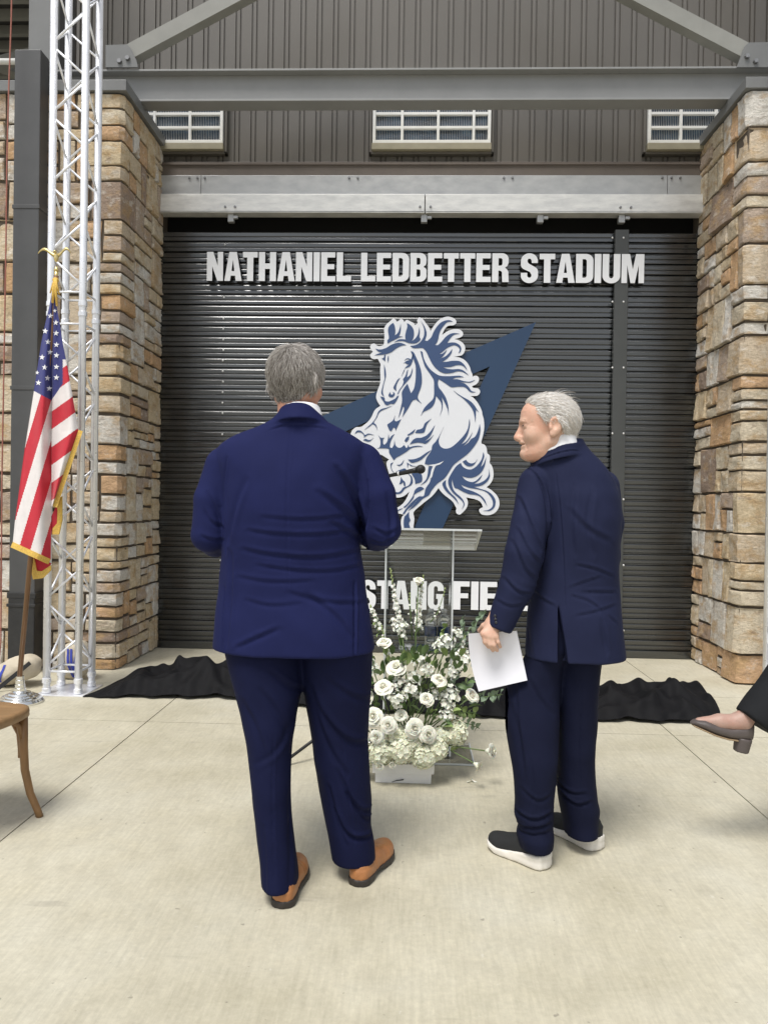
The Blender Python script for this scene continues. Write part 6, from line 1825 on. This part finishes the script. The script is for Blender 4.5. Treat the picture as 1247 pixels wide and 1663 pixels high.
ROSES = [(432, 370, 3.92, 1.0, 3, .9), (228, 735, 3.80, 1.15, 4, .9), (300, 878, 3.76, 1.2, 5, .5), (225, 995, 3.72, 1.2, 5, .7), (165, 1170, 3.70, 1.15, 5, .4), (255, 1222, 3.66, 1.05, 5, .2), (410, 1240, 3.65, 1.15, 5, .25), (490, 1278, 3.65, 1.1, 5, .2),
         (185, 1290, 3.67, 1.0, 4, .2), (478, 1068, 3.70, 1.1, 4, .6), (552, 958, 3.76, 1.2, 4, .8), (745, 1048, 3.78, 1.2, 4, .6), (330, 1165, 3.70, .9, 4, .5), (280, 1455, 3.64, .8, 2, .1), (205, 1462, 3.66, .75, 3, .1), (120, 1060, 3.76, 1.1, 5, .5), (90, 1300, 3.74, 1.0, 5, .2)]
for i, (x, y, Y, s_, op, up) in enumerate(ROSES):
    p = q8(x, y, Y)
    o = inst(('rose', op, i % 2), 'rose', lambda: make_rose(i*7+op, op), M_rose)
    ax = outward(p, up); aim(o, p-ax*.03*s_, ax, s_*.78, rngf.uniform(0, 6)); stem_to(p-ax*.02)
# two roses leaning out low on the right
for x, y, Y, s_, op, ax, fr_m in ((860, 1375, 3.70, 1.05, 4, (.9, -.5, .1), (600, 1340)), (785, 1462, 3.66, .85, 3, (.75, -.45, -.35), (620, 1370))):
    p = q8(x, y, Y); o = inst(('rose', op, 0), 'rose', lambda: make_rose(3, op), M_rose); aim(o, p-Vector(ax)*.03, ax, s_*.86, 1.0)
    stem_to(p-Vector(ax)*.03, .0032, 0, q8(*fr_m, 3.76))
def hyd():
    mb = MB(); rg = random.Random(2)
    for k in range(95):
        z = 1-1.35*(k+.5)/95; r = math.sqrt(max(0, 1-z*z)); t = k*2.39996
        d = Vector((r*math.cos(t), r*math.sin(t), z))
        make_floret(mb, d*.062*rg.uniform(.9, 1.06), d+Vector((rg.uniform(-.25, .25), rg.uniform(-.25, .25), rg.uniform(-.2, .2))), .0165*rg.uniform(.8, 1.2), 4, rg)
    return mb
for i, (x, y, Y, s_, up) in enumerate(((665, 1265, 3.76, 1.1, .3), (470, 1420, 3.66, 1.05, .0), (335, 1385, 3.65, 1.05, .1), (205, 1400, 3.68, 1.05, .0), (545, 1370, 3.68, 1.0, .1), (400, 1320, 3.68, 1.0, .2), (110, 1420, 3.74, 1.0, .0), (300, 1290, 3.70, .9, .3), (580, 1300, 3.74, .9, .2))):
    p = q8(x, y, Y); o = inst('hyd', 'hydrangea_head', hyd, M_hyd, False); ax = outward(p, up); aim(o, p-ax*.03, ax, s_*.9, rngf.uniform(0, 6))
def filler():
    mb = MB(); rg = random.Random(9)
    for k in range(34):
        d = Vector((rg.gauss(0, 1), rg.gauss(0, 1), abs(rg.gauss(0, .9)))).normalized()
        make_floret(mb, d*rg.uniform(.02, .047), d+Vector((rg.uniform(-.4, .4), rg.uniform(-.4, .4), .2)), .0125*rg.uniform(.7, 1.3), 5, rg)
    return mb
for i, (x, y, Y, s_) in enumerate(((600, 715, 3.90, 1.0), (560, 740, 3.88, .8), (660, 665, 3.93, .75), (690, 830, 3.88, 1.15), (640, 890, 3.85, .9), (625, 1040, 3.80, 1.2), (600, 1085, 3.78, 1.0), (440, 825, 3.86, 1.0), (480, 890, 3.82, .9), (390, 1000, 3.76, 1.1), (310, 960, 3.76, .9), (400, 930, 3.80, .9), (540, 1020, 3.78, .8), (300, 1060, 3.70, 1.0), (610, 1150, 3.76, .9), (160, 880, 3.84, .9), (690, 780, 3.92, .8), (330, 630, 3.93, .95), (300, 600, 3.94, .7))):
    p = q8(x, y, Y); o = inst('fil', 'stock_cluster', filler, M_stock, False); ax = outward(p, .9); aim(o, p-ax*.02, ax, s_, rngf.uniform(0, 6)); stem_to(p)
def spike(path, n, r0, r1, seed):
    rg = random.Random(seed); pts = [q8(*p) for p in path]
    L = len(pts)-1
    def pos(t):
        t *= L; i = min(int(t), L-1); return pts[i].lerp(pts[i+1], t-i)
    MB().tube([p-fc0 for p in pts], [.003]*L+[.0012], 6).build('stem', M_stem, fa, True)
    mb = MB(); bd = MB()
    for k in range(n):
        t = .15+.85*k/(n-1); c = pos(t); an = k*2.4
        d = Vector((math.cos(an), math.sin(an), .45)); s_ = r0+(r1-r0)*t
        c = c+d*.013*(1.15-t)
        if t > .84: bd.ball(c-fc0, (.0045, .0045, .006), 6, 4)
        else: make_floret(mb, c-fc0, d+Vector((0, -.4, 0)), s_*rg.uniform(.8, 1.2), 5, rg); make_floret(mb, c-fc0+d*.004, d+Vector((0, -.4, .2)), s_*.6, 4, rg)
    mb.build('stock_spike', M_stock, fa)
    if bd.V: bd.build('buds', M_bud, fa, True)
spike([(350, 780, 3.92), (330, 640, 3.93), (295, 480, 3.93), (268, 305, 3.93)], 44, .0165, .010, 1)
spike([(435, 700, 3.94), (430, 600, 3.95), (440, 480, 3.96), (462, 345, 3.96)], 34, .0165, .012, 2)
spike([(230, 700, 3.96), (195, 640, 3.98), (165, 560, 3.98), (150, 520, 3.98)], 20, .015, .011, 3)
spike([(200, 920, 3.86), (165, 860, 3.86), (150, 790, 3.86)], 18, .015, .011, 4)
spike([(500, 620, 3.97), (545, 560, 3.98), (590, 420, 3.98)], 13, .007, .006, 5)
spike([(395, 720, 3.98), (385, 560, 3.98), (380, 450, 3.98)], 12, .007, .006, 6)
def leaf_mesh(L, w, cup=.25, n=6):
    mb = MB(); V = []
    for i in range(n+1):
        t = i/n; ww = w*math.sin(PI*min(1, t*.96+.03))**.75*(1-.25*t)
        z = .18*L*math.sin(t*PI*.8)-.10*L*t*t
        V += [(-ww, t*L, z+ww*cup), (0, t*L, z), (ww, t*L, z+ww*cup)]
    mb.add(V, [(i*3+k, i*3+k+1, i*3+k+4, i*3+k+3) for i in range(n) for k in range(2)])
    return mb
def place_leaf(key, name, L, w, m, p, d, s_=1.0, roll=None):
    o = inst(key, name, lambda: leaf_mesh(L, w), m)
    o.location = Vector(p)-fc0; o.rotation_mode = 'QUATERNION'
    o.rotation_quaternion = Vector(d).to_track_quat('Y', 'Z') @ Matrix.Rotation(roll if roll is not None else rngf.uniform(-1, 1), 4, 'Y').to_quaternion()
    o.scale = (s_, s_, s_)
for x, y, Y, dx, dz, L in ((400, 860, 3.90, .1, 1, 1.2), (440, 860, 3.90, .35, 1, 1.3), (480, 880, 3.88, .6, .8, 1.2), (360, 850, 3.92, -.1, 1, 1.1), (230, 920, 3.84, -.1, 1, .9), (560, 1230, 3.76, .6, .3, .9), (600, 960, 3.84, .9, .5, .9), (650, 980, 3.86, .8, -.3, .9), (570, 1180, 3.76, .6, -.4, .8), (130, 1010, 3.80, -.6, .5, 1.0), (150, 1080, 3.76, -.7, -.1, .9), (380, 1120, 3.68, .5, .5, .9), (440, 1140, 3.68, -.6, .3, .9), (260, 1110, 3.70, .8, .1, .9), (500, 1180, 3.68, .8, .2, .8), (700, 1150, 3.82, .9, -.2, 1.0), (720, 1120, 3.84, .9, .2, .9), (640, 1340, 3.76, .7, -.4, .8), (420, 760, 3.95, .2, 1, 1.3), (340, 760, 3.96, -.05, 1, 1.0)):
    place_leaf('blade', 'leaf', .085, .016, M_leaf, q8(x, y, Y), (dx, -.25, dz), L)
for k in range(170):
    x, y = rngf.uniform(110, 720), rngf.uniform(800, 1400); 
    if x > 640 and y > 1280: continue
    p = q8(x, y, 3.80+rngf.uniform(-.04, .08)); d = outward(p, .4)+Vector((rngf.uniform(-.7, .7), 0, rngf.uniform(-.4, .9)))
    place_leaf('fillleaf' if k % 3 else 'fillleaf2', 'leaf', .06, .017, M_leaf if k % 3 else M_leaf2, p, d, rngf.uniform(.7, 1.2))
def eucalyptus(path, n, s_, m, seed):
    rg = random.Random(seed); pts = [q8(*p) for p in path]; L = len(pts)-1
    MB().tube([p-fc0 for p in pts], .0022, 6).build('stem', M_stem, fa, True)
    for k in range(n):
        t = (k+.6)/n*L; i = min(int(t), L-1); c = pts[i].lerp(pts[i+1], t-i)
        for sd in (-1, 1):
            d = Vector((rg.uniform(-.3, .3)+sd*.3, -.35+rg.uniform(-.4, .4), sd*.8+rg.uniform(-.2, .4)))
            place_leaf(('euc', m.name), 'eucalyptus_leaf', .032, .0145, m, c, d, s_*rg.uniform(.75, 1.2))
eucalyptus([(640, 830, 3.92), (690, 720, 3.95), (760, 630, 3.97), (830, 555, 3.98)], 9, 1.15, M_euc, 1)
eucalyptus([(690, 760, 3.95), (700, 660, 3.97), (690, 590, 3.98)], 6, .9, M_euc, 2)
eucalyptus([(690, 1080, 3.86), (790, 1060, 3.9), (860, 1050, 3.92), (925, 1040, 3.94)], 8, 1.15, M_euc, 3)
eucalyptus([(640, 1130, 3.84), (700, 1150, 3.86), (770, 1150, 3.88)], 5, 1.1, M_leaf2, 4)
eucalyptus([(570, 900, 3.92), (640, 800, 3.96), (720, 760, 3.98)], 7, 1.2, M_euc, 5)
eucalyptus([(590, 1120, 3.84), (680, 1000, 3.90), (760, 960, 3.92)], 6, 1.1, M_euc, 6)
eucalyptus([(250, 800, 3.95), (210, 700, 3.98), (180, 600, 4.0)], 6, .8, M_leaf2, 7)
eucalyptus([(600, 1000, 3.90), (690, 900, 3.94), (740, 840, 3.96)], 7, 1.1, M_euc, 8)
eucalyptus([(520, 860, 3.94), (560, 740, 3.98), (590, 640, 4.0)], 7, 1.0, M_leaf2, 9)
eucalyptus([(640, 1200, 3.82), (720, 1210, 3.84), (790, 1240, 3.86)], 5, 1.0, M_euc, 10)
spike([(640, 900, 3.92), (680, 780, 3.94), (705, 700, 3.95)], 20, .014, .010, 11)
spike([(300, 900, 3.84), (260, 820, 3.86), (215, 640, 3.90)], 22, .013, .010, 12)
# fallen petals
for x, y, k in ((762, 1562, 1), (735, 1555, 2)):
    c = gnd(560+x/3.617, 840+y/3.617)
    mb = MB(); petal(mb, 0, 1.0, .004, .026, .012, .004, .2)
    o = mb.build('fallen_petal', M_stock, None, True); o.location = (c.x, c.y, .004); o.rotation_euler = (.5, .3, k*2.0)
    tag(o, 'larger white petal fallen on the floor right of the flower box' if k == 1 else 'smaller white petal fallen on the floor nearest the flower box', 'petal', 'fallen petals')
    if k == 2: o.scale = (.6, .6, .6)
